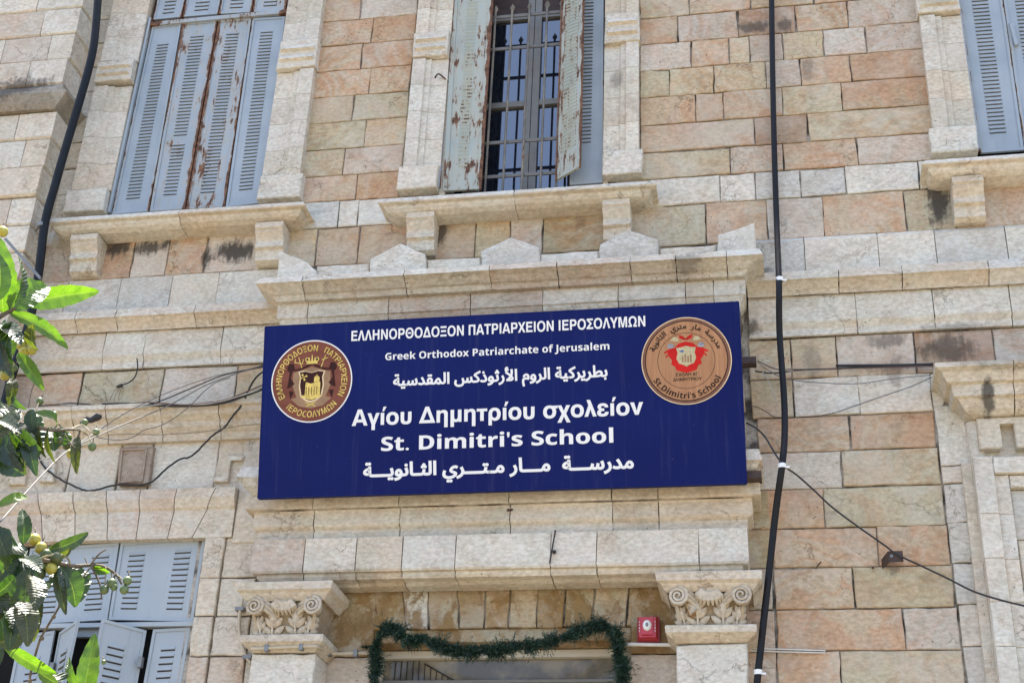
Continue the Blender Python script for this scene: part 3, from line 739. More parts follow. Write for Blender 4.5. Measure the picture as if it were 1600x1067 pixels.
# right
for (pl, pr, zn_py, za_py, refx, dmg) in ((1056, 1168, 978, 922, 1112, True), (394, 495, 993, 938, 445, False)):
    L, Rr = X(pl, 1010, PD), X(pr, 1010, PD)
    zn = Z(refx, zn_py, PD + .03); zaa = Z(refx, za_py, PD + .05)
    znb = Z(refx, zn_py + 26, PD)
    pilaster(L, Rr, PD, znb, 'w')
    # astragal / neck moulding
    nk = [(PD + .0, zn + .004), (PD + .058, zn), (PD + .062, zn - .008), (PD + .060, zn - .038), (PD + .045, zn - .05), (PD + .03, zn - .062), (PD + .012, zn - .075), (PD + .002, znb + .0)]
    mould(nk, L + .0, Rr - .0, mL=PD + .008, mR=PD + .008, name='capital_neck', code='c', parent=BL, back=-.01, jit=.0008)
    # abacus
    zt3 = Z(refx, za_py - 31, PD + .13)
    ab = [(PD + .02, zt3 + .003), (PD + .125, zt3), (PD + .13, zt3 - .006), (PD + .125, zt3 - .045), (PD + .105, zt3 - .058), (PD + .10, zt3 - .066), (PD + .085, zt3 - .085), (PD + .075, zt3 - .095), (PD + .07, zaa)]
    mould(ab, L - .035, Rr + .035, mL=PD + .07, mR=PD + .07, name='capital_abacus', code='c', parent=BL, back=-.01, jit=.0008)
    capital(L + .012, Rr - .012, zn, zaa, PD + .01, dmg)

# ------------------------------------------------------------------ window surrounds, sills and corbels
def sill(px0, px1, zlip, dep, joints, mL=True, mR=True):
    """zlip = top of lip"""
    p = [(.02, zlip + .0), (dep - .024, zlip + .0), (dep - .006, zlip - .028), (dep, zlip - .040), (dep - .006, zlip - .046), (dep - .034, zlip - .050), (dep - .038, zlip - .068), (dep - .055, zlip - .084), (dep - .085, zlip - .097), (dep - .095, zlip - .100), (.02, zlip - .104)]
    a, e = X(px0[0], px0[1], dep), X(px1[0], px1[1], dep)
    return run(p, [a + .095] + jx(zlip, joints, dep) + [e - .095], 'wcwc', mL=dep - .095, mR=dep - .095, parent=BL, name='window_sill', back=-.01), p
SD = .21
zs1 = Z(800, 294, SD)
sill((590, 308), (1026, 277), zs1, SD, [803])
sill((74, 338), (478, 312), Z(280, 325, SD), SD, [280])
sill((1439, 247), (1900, 215), Z(1520, 242, SD), SD, [])
print('sill z', zs1, Z(280, 325, SD), Z(1520, 242, SD))
ZS = Z(280, 325, SD) ; ZS = (ZS + zs1 + Z(1520, 242, SD)) / 3
def corbel(pl, pr, ptop, refy, d=.150, zb_=6.335):
    zt4 = ZS - .104; L, Rr = X(pl, refy, d), X(pr, refy, d); h = zt4 - zb_
    prof = [(d, zt4), (d, zt4 - h * .15), (d - .015, zt4 - h * .19), (d - .01, zt4 - h * .23), (d - .045, zt4 - h * .42), (d - .048, zt4 - h * .46), (d - .040, zt4 - h * .62), (d - .065, zt4 - h * .66),
            (d - .070, zt4 - h * .80), (d - .072, zt4 - h * .93), (d - .105, zb_)]
    mould(prof, L, Rr, name='sill_corbel', code='c', parent=BL, back=-.01, jit=.0008, gap=0)
corbel(634, 677, 0, 345); corbel(941, 984, 0, 330); corbel(107, 148, 0, 385); corbel(397, 440, 0, 365); corbel(1489, 1538, 0, 290)

def surround(xo, xi, outer_left, zb0=6.83, ztop_=8.9, band_z=None, cd='w'):
    """pilaster-like stone surround of an upper window: base block, shaft stones with a raised outer strip, banded block"""
    w_ = abs(xi - xo); s = 1 if xi > xo else -1
    zlist = [zb0 + .19]
    while zlist[-1] < ztop_: zlist.append(zlist[-1] + .222)
    a, e = sorted((xo - s * .028, xi)); slab(rect(a, e, zb0, zb0 + .19), .072, .1, code=cd, parent=BL, name='base_block', ch=.006)
    for i in range(len(zlist) - 1):
        z0, z1 = zlist[i], zlist[i + 1]; c_ = tint(rnd.choice('wwc'))
        if band_z and z0 < band_z[1] - .02 and z1 > band_z[0] + .02:
            if z0 < band_z[0]: z1 = band_z[0]
            elif z1 > band_z[1]: z0 = band_z[1]
            else: continue
            if z1 - z0 < .03: continue
        # profile across x: outer strip raised, groove, inner strip
        q = [0, .36, .38, .52, .54, 1.0]; dp = [.060, .060, .042, .042, .028, .028]
        b = MB(); n = 6; V = []
        for z in (z0 + .0015, z1 - .0015):
            V += [(xo + s * w_ * q[k], -dp[k], z) for k in range(6)]
        V += [(xo, .05, z0 + .0015), (xi, .05, z0 + .0015), (xo, .05, z1 - .0015), (xi, .05, z1 - .0015)]
        F = [(k, k + 1, k + 7, k + 6) for k in range(5)] + [(12, 0, 6, 14), (5, 13, 15, 11), (12, 13, 5, 4, 3, 2, 1, 0), (6, 7, 8, 9, 10, 11, 15, 14)]
        if s < 0: F = [f[::-1] for f in F]
        b.add(V, F); b.build('surround_stone', 'limestone', BL, c_)
    if band_z:
        z0, z1 = band_z; a, e = sorted((xo - s * .012, xi))
        slab(rect(a, e, z0, z1), .074, .12, code=cd, parent=BL, name='banded_block', ch=.005, tilt=False)
        o = BL
        for zz0, zz1 in ((z0 + (z1 - z0) * .24, z0 + (z1 - z0) * .46), (z0 + (z1 - z0) * .58, z0 + (z1 - z0) * .80)):
            b = MB(); e2 = .02; xa_, xb_ = a + .018, e - .012
            b.add([(xa_, -.073, zz0), (xb_, -.073, zz0), (xb_, -.073, zz1), (xa_, -.073, zz1), (xa_ + .012, -.098, zz0 + .010), (xb_ - .012, -.098, zz0 + .010), (xb_ - .012, -.078, zz1 - .008), (xa_ + .012, -.078, zz1 - .008)],
                  [(0, 1, 5, 4), (1, 2, 6, 5), (2, 3, 7, 6), (3, 0, 4, 7), (4, 5, 6, 7)])
            b.build('raised_bar', 'limestone', BL, tint('w'))
ZBASE = 6.83
def bz(px, y0, y1): return (Z(px, y1, .06), Z(px, y0, .06))
surround(X(108, 300, .05) + .02, X(172, 300, .03), True, ZBASE, 8.9, bz(188, 95, 127))
surround(X(472, 250, .05), X(413, 250, .03), False, ZBASE, 8.9, bz(466, 64, 108))
surround(X(628, 260, .05) + .01, X(688, 260, .03), True, ZBASE, 8.9, bz(672, 51, 90))
surround(X(998, 250, .05), X(942, 250, .03), False, ZBASE, 8.9, bz(970, 22, 68))
surround(X(1459, 215, .05), X(1527, 215, .03), True, ZBASE, 8.9, bz(1468, -14, 20))

# ------------------------------------------------------------------ shutters
def quad_frame(q, off):
    tl, tr, br, bl = [Vector(p) for p in q]
    n = (tr - tl).cross(bl - tl).normalized()
    if n.y > 0: n = -n
    def P(u, v, wv=0.0):   # u left to right, v bottom to top
        return (bl * (1 - u) + br * u) * (1 - v) + (tl * (1 - u) + tr * u) * v + n * wv
    return P, n
LOUV = [0]
def shutter(q, cols, nl, v0, v1, mat, rust, name='shutter', border=.018, lw=.0, single=False, flip=False, mid_gap=None, sub='louvre', label=None, inward=False, brd=True):
    """iron leaf on the quad q (tl,tr,br,bl): sheet, raised edge, columns of pressed louvres"""
    P, n = quad_frame(q, 0)
    b = MB()
    c = [P(0, 0), P(1, 0), P(1, 1), P(0, 1)]; bk = [p - n * .012 for p in c]
    b.add(c + bk, [(0, 1, 2, 3), (4, 7, 6, 5), (0, 4, 5, 1), (1, 5, 6, 2), (2, 6, 7, 3), (3, 7, 4, 0)])
    W_ = (P(1, 0) - P(0, 0)).length; H_ = (P(0, 1) - P(0, 0)).length
    bu, bv = border / W_, border / H_
    def strip(u0, u1, v0_, v1_, t=.006):
        vs_ = [P(u0, v0_, .0005), P(u1, v0_, .0005), P(u1, v1_, .0005), P(u0, v1_, .0005), P(u0, v0_, t), P(u1, v0_, t), P(u1, v1_, t), P(u0, v1_, t)]
        b.add(vs_, [(4, 5, 6, 7), (0, 1, 5, 4), (1, 2, 6, 5), (2, 3, 7, 6), (3, 0, 4, 7)])
    if brd: strip(0, bu, 0, 1); strip(1 - bu, 1, 0, 1); strip(bu, 1 - bu, 0, bv); strip(bu, 1 - bu, 1 - bv, 1)
    kw = {'label': label} if label else {}
    sh = b.build(name, mat, BL, (1, 1, 1, rust), **kw)
    J = MB()
    for (u0, u1) in cols:
        for k in range(nl):
            vc = v0 + (v1 - v0) * (k + .5) / nl
            if mid_gap and mid_gap[0] < vc < mid_gap[1]: continue
            hv = (v1 - v0) / nl; lo, hi = vc - hv * .22, vc + hv * .34; pr = .007 if not inward else .007
            lb = J if single else MB()
            e = .004 / W_
            if not inward:
                vs_ = [P(u0, hi, .0006), P(u1, hi, .0006), P(u1, lo, .0006), P(u0, lo, .0006), P(u0 + e, lo + hv * .05, pr), P(u1 - e, lo + hv * .05, pr)]
                lb.add(vs_, [(0, 4, 5, 1), (0, 3, 4), (1, 5, 2)]); lb.add([vs_[3], vs_[2], vs_[5], vs_[4]], [(0, 1, 2, 3)], 0)
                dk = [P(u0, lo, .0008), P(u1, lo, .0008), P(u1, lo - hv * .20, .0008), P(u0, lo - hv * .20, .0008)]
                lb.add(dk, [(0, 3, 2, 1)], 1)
            else:
                mv = (lo + hi) / 2
                vs_ = [P(u0, hi, .0006), P(u1, hi, .0006), P(u1, lo, .0006), P(u0, lo, .0006), P(u0 + e * 3, mv, pr), P(u1 - e * 3, mv, pr)]
                lb.add(vs_, [(0, 4, 5, 1), (0, 3, 4), (1, 5, 2), (3, 2, 5, 4)])
            if not single: lb.build(sub, [mat, 'slot_dark'], sh, (1, 1, 1, max(0, rust - .75))); LOUV[0] += 1
    if single: J.build('louvre_slats', [mat, 'slot_dark'], sh, (1, 1, 1, max(0, rust - .45)), kind='stuff')
    return sh
def Q(*pts): return [on(px, py, d) for px, py, d in pts]
# -- upper left window: four tall leaves, four short ones above
d_ = -.012
cx_top = [237.5, 284.5, 341, 394, 447]; cx_bot = [174, 233.5, 290, 352, 410]       # leaf edges at the head and at the sill
yt = [42, 37.5, 33, 30, 27]; yb2 = [336, 331, 327.5, 324, 318]
rz = [.8, 1.25, 1.35, .7]
for i in range(4):
    sh = shutter(Q((cx_top[i] + 1, yt[i], d_), (cx_top[i + 1] - 1, yt[i + 1], d_), (cx_bot[i + 1] - 1, yb2[i + 1], d_), (cx_bot[i] + 1, yb2[i], d_)), [(.30, .68)], 48 - (i > 2), .075 if i else .07, .93 if i else .90, 'blue_paint', rz[i],
                 mid_gap=(.345, .37) if i == 1 else None, label='blue louvred leaf, ' + ['sound paint by the left jamb', 'rusty along its right edge', 'rusty along its left edge', 'sound paint by the right jamb'][i])
for i in range(4):
    xt = cx_top[i] + (cx_top[i] - cx_bot[i]) * .30; xt2 = cx_top[i + 1] + (cx_top[i + 1] - cx_bot[i + 1]) * .30
    shutter(Q((xt + 1, yt[i] - 86, d_), (xt2 - 1, yt[i + 1] - 86, d_), (cx_top[i + 1] - 1, yt[i + 1] - 10, d_), (cx_top[i] + 1, yt[i] - 10, d_)), [(.30, .70)], 11, .10, .93, 'blue_paint', .95 if i < 2 else 1.15, single=True)
b = MB(); p1, p2 = on(236, 36.5, 0), on(449, 22.5, 0); zc1 = (p1.z + p2.z) / 2
b.box(p1.x, p2.x, -.012, .05, zc1 - .015, zc1 + .018); b.build('shutter_rail', 'blue_paint', BL, (1, 1, 1, 1.3))
def jambbar(px0, py0, px1, py1, d, w_=.02, mat='blue_paint', nm='shutter_frame', r_=.9):
    b = MB(); a, e = on(px0, py0, d), on(px1, py1, d); b.bar(a, e, w_, .03); b.build(nm, mat, BL, (1, 1, 1, r_))
jambbar(236, 30, 171, 333, .0, .018); jambbar(450, 22, 412.5, 312, .0, .014)
# -- centre window
d_ = .0
shutter(Q((711, -60, .01), (775, -62, .01), (752, 296, .01), (692, 299, .01)), [(.34, .62)], 58, .09, .98, 'sage_paint', 1.15, single=True, inward=True, label='closed sage-painted leaf', border=.03)
shutter(Q((880, -66, .02), (913.5, -76, .15), (906, 261, .15), (868, 283, .02)), [(.18, .80)], 56, .10, .98, 'sage_paint', 1.2, single=True, inward=True, label='half-open sage-painted leaf with flaking edge', border=.012)
shutter(Q((905, -60, .0), (943.5, -62, .0), (942, 286, .0), (890, 290, .0)), [(.28, .62)], 52, .17, 1.0, 'blue_paint', .7, single=True, label='folded back blue leaf against the right jamb')
jambbar(708, -40, 686, 294, .008, .016, 'blue_paint', r_=1.0)
b = MB(); p = on(697, 128, .01); b.tube(smooth_path([p + Vector((.02, 0, -.01)), p + Vector((-.04, -.05, .03)), on(680, 122, .09), on(681, 119, .1)], 4), .0055, 6); b.build('shutter_stay', 'rusty_steel', BL)
# window behind
wd = -.20
x0w, x1w = X(752, 300, wd) - .03, X(900, 300, wd)
ztw = 8.9; zbw = 6.75
b = MB()
cxw0, cxw1 = X(814, 285, wd), X(837, 285, wd)
b.box(x0w - .1, x0w + .012, .19, .24, zbw, ztw); b.box(cxw0, (cxw0 + cxw1) / 2 - .002, .18, .24, zbw, ztw); b.box((cxw0 + cxw1) / 2 + .002, cxw1, .184, .24, zbw, ztw); b.box(x1w, x1w + .1, .19, .24, zbw, ztw)
zm = Z(790, 165, wd); ztp = Z(800, 33, wd)
for (a, e) in ((x0w + .012, cxw0), (cxw1, x1w)):
    b.box(a, e, .192, .24, zm - .022, zm + .022); b.box(a, e, .192, .24, zbw, 6.83); b.box(a, e, .192, .24, ztp + .0, ztp + .05)
wf = b.build('window_frame', 'window_metal', BL)
for (a, e) in ((x0w + .012, cxw0), (cxw1, x1w)):
    for z0, z1 in ((6.83, zm - .022), (zm + .022, ztp)):
        b = MB(); b.box(a, e, .216, .222, z0, z1); b.build('pane', 'window_glass', wf)
b = MB(); b.box(x0w - .1, x1w + .1, .20, .24, ztp + .05, ztw); b.build('window_head', 'dark_brown', BL)
b = MB(); b.box(-2.6, -.95, .26, .30, 6.7, 9); b.build('room_backing', 'room_dark', BL)
for xa_, xb_ in ((X(689, 290, 0) - .01, X(689, 290, 0) + .03), (X(942, 280, 0), X(942, 280, 0) + .03)):
    b = MB(); b.box(xa_, xb_, .0, .25, 6.8, 8.95); b.build('window_reveal', 'limestone', BL, tint('c'))
# grille
gd = -.06
b = MB(); gr0 = None
gx = [(342, 280), (435, 378), (532, 480), (627, 586), (705, 675)]
GX0 = X(752, 283, gd)
xsv = [X(680 + bx_ * .2811, 283, gd) for _, bx_ in gx]
xtv = [X(680 + tx_ * .2811, 12, gd) for tx_, _ in gx]
xsv = [(a + e) / 2 for a, e in zip(xsv, xtv)]
zg = [Z(815, y, gd) for y in (25, 75, 221, 274)]
b.box(X(758, 283, gd) - .03, X(875, 275, gd), .052, .062, zg[0] - .012, zg[0] + .012)
gr = b.build('window_grille', 'bar_paint', BL, (1, 1, 1, .8))
for z in zg[1:]:
    b = MB(); b.box(X(758, 283, gd) - .03, X(875, 275, gd), .052, .062, z - .012, z + .012); b.build('cross_bar', 'bar_paint', gr, (1, 1, 1, .8))
zt5 = Z(820, 10, gd)
for i, x in enumerate(xsv):
    b = MB(); pts = [(x, .046, 6.79), (x, .046, 7.4), (x + .001, .046, 7.9), (x, .046, zt5 - .04)]
    b.tube(pts, .0085, 7); b.tube([(x, .046, zt5 - .045), (x, .046, zt5 - .02), (x, .046, zt5 + .015)], [.009, .019, .002], 4)
    b.build('upright_bar', 'bar_paint', gr, (1, 1, 1, 1.15), smooth=False)
# -- right window
d_ = -.012
for i, (t0, t1, b0, b1) in enumerate(((1499, 1566, 1531, 1600), (1568, 1630, 1602, 1668), (1632, 1694, 1670, 1735))):
    k = .14; yT = -70
    def sh_x(xt_, xb_, y): return xt_ + (xb_ - xt_) * (y / 235.0)
    q = Q((sh_x(t0, b0, yT), yT, d_), (sh_x(t1, b1, yT), yT - 5, d_), (b1, 235, d_), (b0, 240, d_))
    shutter(q, [(.28, .66)], 46, .085, .97, 'blue_paint', .75, single=(i == 2), label='blue louvred leaf of the right window' if i < 2 else None)
jambbar(1487.5, -70, 1529.5, 234, .0, .016)
b = MB(); p1, p2 = on(1579, 40, .0), on(1590, 80, .0); b.bar(on(1579, 38, .0), on(1588, 72, .0), .02, .03); b.build('shutter_latch', 'blue_paint', BL, (1, 1, 1, .8))
# -- lower left window: fixed upper panels with louvres, four folding leaves below
d_ = -.02
shutter(Q((189.5, 848, d_), (322, 838, d_), (302, 971, d_), (170, 968, d_)), [(.12, .31), (.66, .85)], 11, .13, .87, 'pale_paint', .5, name='upper_panel', label='fixed upper panel, right half')
shutter(Q((48, 857, d_), (186.5, 848, d_), (168, 968, d_), (28, 977, d_)), [(.20, .39), (.72, .91)], 11, .13, .87, 'pale_paint', .45, name='upper_panel', label='fixed upper panel, left half behind the leaves')
b = MB(); z_ = Z(200, 845, -.01); b.box(X(45, 860, 0), X(325, 838, 0) , -.004, .05, z_ - .004, z_ + .035); b.build('shutter_rail', 'pale_paint', BL, (1, 1, 1, .6))
b = MB(); p1 = on(240, 975, -.01); b.box(X(30, 990, 0), X(303, 973, 0), -.006, .05, p1.z - .016, p1.z + .010); b.build('shutter_rail', 'pale_paint', BL, (1, 1, 1, 1.0))
shutter(Q((240, 983, d_), (298, 980, d_), (262, 1200, d_), (200, 1205, d_)), [(.30, .68)], 16, .08, .88, 'pale_paint', .6, label='closed pale leaf next to the right jamb')
shutter(Q((31, 993, d_), (86, 985, d_), (45, 1210, d_), (-14, 1216, d_)), [(.36, .72)], 16, .08, .84, 'pale_paint', .5, label='closed pale leaf next to the left jamb')
shutter(Q((159, 966, .135), (229, 985, d_), (190, 1205, d_), (112, 1196, .135)), [(.24, .60)], 16, .06, .86, 'pale_paint', .55, label='half-open pale leaf showing its face')
shutter(Q((94, 988, d_), (122, 968, .16), (72, 1198, .16), (52, 1214, d_)), [(.34, .66)], 16, .06, .84, 'pale_paint', .6, label='half-open pale leaf turned almost edge on')
b = MB(); b.box(-4.9, -3.2, .10, .14, 2.2, 4.6); b.build('room_backing', 'room_dark', BL)
b = MB(); b.box(X(122, 985, -.05), X(160, 983, -.05), .04, .07, Z(140, 990, -.05) - .02, Z(140, 983, -.05) + .02); b.build('shutter_rail', 'pale_paint', BL, (1, 1, 1, .4))
for (px_, py_) in ((219, 1034), (81, 1043)):
    b = MB(); p = on(px_, py_, .02); b.box(p.x - .012, p.x + .012, p.y - .01, p.y + .02, p.z - .03, p.z + .03); b.build('hinge', 'zinc', BL)

# ------------------------------------------------------------------ lower left window surround
# jamb stones beside the lower left window
for y0, y1, c_ in ((838, 903, 'c'), (903, 963, 'c'), (963, 1025, 'c'), (1025, 1100, 'k'), (1100, 1180, 'c')):
    z1_, z0_ = Z(350, y0, .02), Z(350, y1, .02)
    xj0 = X(322, 840, .02); xj1 = X(372, 870, .02)
    slab(rect(xj0, xj0 + .125, z0_, z1_), .035, .08, code=c_, parent=BL, name='jamb_stone'); slab(rect(xj0 + .125, -2.955, z0_, z1_), .022, .08, code=c_, parent=BL, name='jamb_stone')
slab(rect(-2.957, -2.90, 3.2, 4.47), .01, .03, code='c', parent=BL, name='jamb_stone')
# flat arch voussoirs with moulded upper edge
arch_px = [-10, 63, 118, 170, 223, 280, 341, 372]
arch_bt = [-10, 68, 118, 168, 213, 262, 300, 330]
za1, za2, za3 = Z(200, 768, .05), Z(200, 797, .05), Z(200, 843, .03)
for i in range(7):
    xt0, xt1 = X(arch_px[i], 770 - i * 2, .05), X(arch_px[i + 1], 768 - i * 2, .05); xb0, xb1 = X(arch_bt[i], 842, .03), X(arch_bt[i + 1], 842, .03)
    if i == 6: xb1 = xt1; 
    z_mid = za2; f = (za1 - z_mid) / (za1 - za3); xm0, xm1 = xt0 + (xb0 - xt0) * f, xt1 + (xb1 - xt1) * f
    b = MB(); V = []
    rows_ = [(0, .075), (.20, .075), (.26, .068), (.38, .052), (.42, .04), (1.0, .036)]
    for t, dd in rows_:
        z = za1 + (za3 - za1) * t; V += [(xt0 + (xb0 - xt0) * t + .003, -dd, z), (xt1 + (xb1 - xt1) * t - .003, -dd, z)]
    nb = len(V)
    for t, dd in rows_:
        z = za1 + (za3 - za1) * t; V += [(xt0 + (xb0 - xt0) * t + .003, .04, z), (xt1 + (xb1 - xt1) * t - .003, .04, z)]
    F = []
    for k in range(len(rows_) - 1):
        a = 2 * k; F += [(a, a + 2, a + 3, a + 1), (a, nb + a, nb + a + 2, a + 2), (a + 1, a + 3, nb + a + 3, nb + a + 1)]
    F += [(0, 1, nb + 1, nb), (2 * len(rows_) - 2, nb + 2 * len(rows_) - 2, nb + 2 * len(rows_) - 1, 2 * len(rows_) - 1)]
    b.add(V, F); b.build('arch_stone', 'limestone', BL, tint('kcckkcc'[i]))
# zone between arch and hood: smooth stones, keystone panel, corner brackets
zk1 = Z(200, 690, .02)
course(za1 + .002, zk1, -4.95, [108, 185, 235, 338], -2.95, 'cccwc', d=.02)
kp = slab([(X(183, 757, .06), Z(183, 757, .06)), (X(232, 756, .06), Z(232, 756, .06)), (X(240, 696, .06), Z(240, 696, .06)), (X(187, 698, .06), Z(187, 698, .06))], .06, .06, code='q', parent=BL, name='keystone', ch=.006, tilt=False)
b = MB()
k0, k1, k2, k3 = on(186, 753, .066), on(222, 752, .066), on(229, 701, .066), on(191, 703, .066)
for a, e in ((k0, k1), (k1, k2), (k2, k3), (k3, k0)): b.bar(a, e, .008, .008)
b.build('keystone_rim', 'limestone', kp, tint('q'))
def bracket_L(px0, px1, y0, y1, d=.035, flipx=False):
    """raised angular meander strip on the spandrel"""
    b = MB(); a = on(px0, y1, d); e = on(px1, y0, d); w_ = .055
    x0_, x1_ = a.x, e.x; z0_, z1_ = a.z, e.z
    return x0_, x1_, z0_, z1_
def raised_poly(pts, d, th, code, name='raised_bracket'):
    slab([(X(px, py, d), Z(px, py, d)) for px, py in pts], d, th, ch=.005, jit=.0008, code=code, parent=BL, name=name, tilt=False)
raised_poly([(333, 752), (356, 752), (361, 718), (380, 717), (381, 711), (357, 712), (353, 745), (334, 747)], .045, .03, 'c')
raised_poly([(299, 690), (337, 688), (334, 745), (318, 690)], .028, .02, 'c', 'spandrel_stone') if False else None
raised_poly([(60, 752), (83, 752), (88, 700), (66, 702)], .05, .035, 'c'); raised_poly([(13, 757), (38, 756), (45, 700), (22, 702)], .05, .035, 'c')
# hood moulding over it
zh1 = Z(250, 634, .05)
hood = [(.0, zh1 + .055), (.05, zh1 + .03), (.16, zh1 + .022), (.17, zh1 + .015), (.17, zh1 - .012), (.15, zh1 - .02), (.14, zh1 - .055), (.10, zh1 - .085), (.095, zh1 - .115), (.06, zh1 - .15), (.05, zh1 - .19)]
zoff = Z(250, 690, .05) - hood[-1][1]; hood = [(d, z + zoff + .0) for d, z in hood]
run(hood, [-4.95] + jx(hood[4][1], [113, 166, 251, 342], .15) + [-2.94], 'ccccc', parent=BL, name='hood_block')
course(hood[0][1], 5.38, -4.95, [], -2.94, 'c', d=.004)

# ------------------------------------------------------------------ right doorcase (partly in view)
hd = .30
zq = Z(1520, 563, hd)
h2 = [(.0, zq + .01), (hd - .01, zq), (hd, zq - .006), (hd, zq - .03), (hd - .03, zq - .045), (hd - .055, zq - .085), (hd - .06, zq - .095), (hd - .085, zq - .10), (hd - .09, zq - .165), (hd - .115, zq - .175), (hd - .15, zq - .225), (hd - .17, zq - .24), (hd - .18, zq - .245)]
xq = X(1460, 567, hd)
run(h2, [xq + .18, X(1583, 600, .2), 2.2], 'cc', mL=hd - .18, parent=BL, name='hood_block', back=-.01)
zq2 = h2[-1][1]
# outer stones, column roll, panel with sunk key pattern, architrave frame
rs = [643.6, 728, 755, 817, 880, 945, 1010, 1075, 1150]
for i in range(len(rs) - 1):
    z1_, z0_ = Z(1475, rs[i], .01), Z(1475, rs[i + 1], .01)
    xo_ = .872 + max(0, 4.6 - (z0_ + z1_) / 2) * .014
    if i == 0: z1_ = zq2 + .12
    slab(rect(xo_ + .004, xo_ + .165, z0_, z1_), .012, .05, code='wwlllwlw'[i % 8], parent=BL, name='jamb_stone')
zc_ = [zq2 + .0] + [Z(1500, y, .06) for y in (725, 812, 876, 942, 1006, 1075)] + [3.0]
xc_ = 1.075
for i in range(len(zc_) - 1):
    b = MB(); xk = xc_ + i * .004
    b.tube([(xk, -.02, zc_[i + 1] + .002), (xk, -.02, zc_[i] - .002)], .048, 12); b.build('column_roll', 'limestone', BL, tint('wc'[i % 2]), smooth=False)
    b = MB(); b.box(xk + .05, xk + .085, -.02, .02, zc_[i + 1] + .002, zc_[i] - .002); b.build('jamb_stone', 'limestone', BL, tint('c'))
pn = [(1.165, 2.2)]
zp0 = Z(1530, 712, .10)
# frieze panel with the key-shaped recess
def PXZ(px, py, d=.10): return (X(px, py, d), Z(px, py, d))
A = PXZ(1524, 628); 
xkL, xkR = X(1563, 690, .1), X(1588, 690, .1); zkT, zkB = Z(1570, 660, .1), Z(1550, 700, .1)
slab([(X(1524, 640, .1), zq2 - .002), (X(1524, 640, .1) , zkB - .0), (xkL, zkB), (xkL, zkT), (xkR, zkT), (xkR, zkB), (2.2, zkB), (2.2, zq2 - .002)][::-1], .10, .09, code='c', parent=BL, name='key_panel', tilt=False, ch=.007, jit=.001)
b = MB(); b.box(X(1524, 640, .1) + .02, 2.2, -.04, .0, zp0 - .06, zq2 - .002); b.build('panel_back', 'limestone', BL, tint('c'))
# architrave frame of the door
xf0 = X(1530, 800, .14)
zf = zp0 - .02
fz = [zf, Z(1560, 802, .13), Z(1560, 872, .13), Z(1560, 940, .13), Z(1560, 1010, .13), 3.0]
for i in range(len(fz) - 1):
    for j, (xa_, xb_, dd) in enumerate(((xf0, xf0 + .10, .14), (xf0 + .10, xf0 + .175, .115))):
        slab(rect(xa_, xb_, fz[i + 1], fz[i] if i or j == 0 else fz[i] - .10), dd, .14, code='w', parent=BL, name='architrave_stone', tilt=False, g_=0) if False else slab(rect(xa_, xb_, fz[i + 1], fz[i] if (i or j == 0) else fz[i] - .10, .0008), dd, .14, code='w', parent=BL, name='architrave_stone', tilt=False, jit=.001, ch=.003)
slab(rect(xf0 + .10, 2.2, zf - .10, zf), .14, .14, code='w', parent=BL, name='architrave_stone', tilt=False)
slab(rect(xf0 + .175, 2.2, zf - .175, zf - .10), .115, .12, code='w', parent=BL, name='architrave_stone', tilt=False)
slab(rect(xf0 + .175, 2.2, 4.35, zf - .175), .08, .08, code='l', parent=BL, name='tympanum_stone', tilt=False)
slab(rect(xf0 + .175, 2.2, 3.0, 4.35), .075, .08, code='w', parent=BL, name='tympanum_stone', tilt=False)
b = MB(); b.box(xf0 - .05, xf0, -.05, .02, 3.0, zf); b.build('jamb_stone', 'limestone', BL, tint('c'))

# ------------------------------------------------------------------ projecting pier at the far left
pd = .24
px_ = -4.75
zpr = [9.2, 8.95, 8.72, 8.50, 8.26, 8.02, 7.79, 7.57, 7.34, 7.10, 6.86, 6.64, 6.43, 6.22, 6.0, 5.8, 5.6]
cd = 'wcwwcwwwcwcw'
for i in range(len(zpr) - 1):
    z1_, z0_ = zpr[i], zpr[i + 1]; c_ = rnd.choice('wwcw')
    joint = px_ - rnd.choice((.18, .28, .36)); rough = abs((z0_ + z1_) / 2 - 7.68) < .12
    dd = pd + (.03 if rough else 0) + (.02 if i % 4 == 1 else 0)
    p = [(dd - .012, z1_ - .002), (dd, z1_ - .012), (dd, z0_ + .016), (dd - .014, z0_ + .004)]
    if rough:
        col = (.27, .25, .21, .4)
        mould([(dd - .02, z1_), (dd + .02, z1_ - .06), (dd + .045, z1_ - .12), (dd + .01, z0_ + .04), (dd - .01, z0_)], -6.0, px_ + .02, mR=dd, name='pier_stone', code=col, parent=BL, back=-.02, jit=.014, label='weathered grey rough stone')
    else:
        mould(p, joint, px_, mR=dd, name='pier_stone', code=c_, parent=BL, back=-.02); j2 = joint - rnd.uniform(.3, .5); mould(p, j2, joint, name='pier_stone', code=rnd.choice('wck'), parent=BL, back=-.02); mould(p, -6.3, j2, name='pier_stone', code='w', parent=BL, back=-.02)
b = MB(); b.box(-6.3, px_ - .015, -pd + .02, .05, 5.4, 9.3); b.build('mortar_joint', 'mortar', BL, kind='stuff')
b = MB(); b.box(-6.3, -4.96, -.10, .05, 0, 5.6); b.build('pier_base', 'limestone', BL, tint('c'))

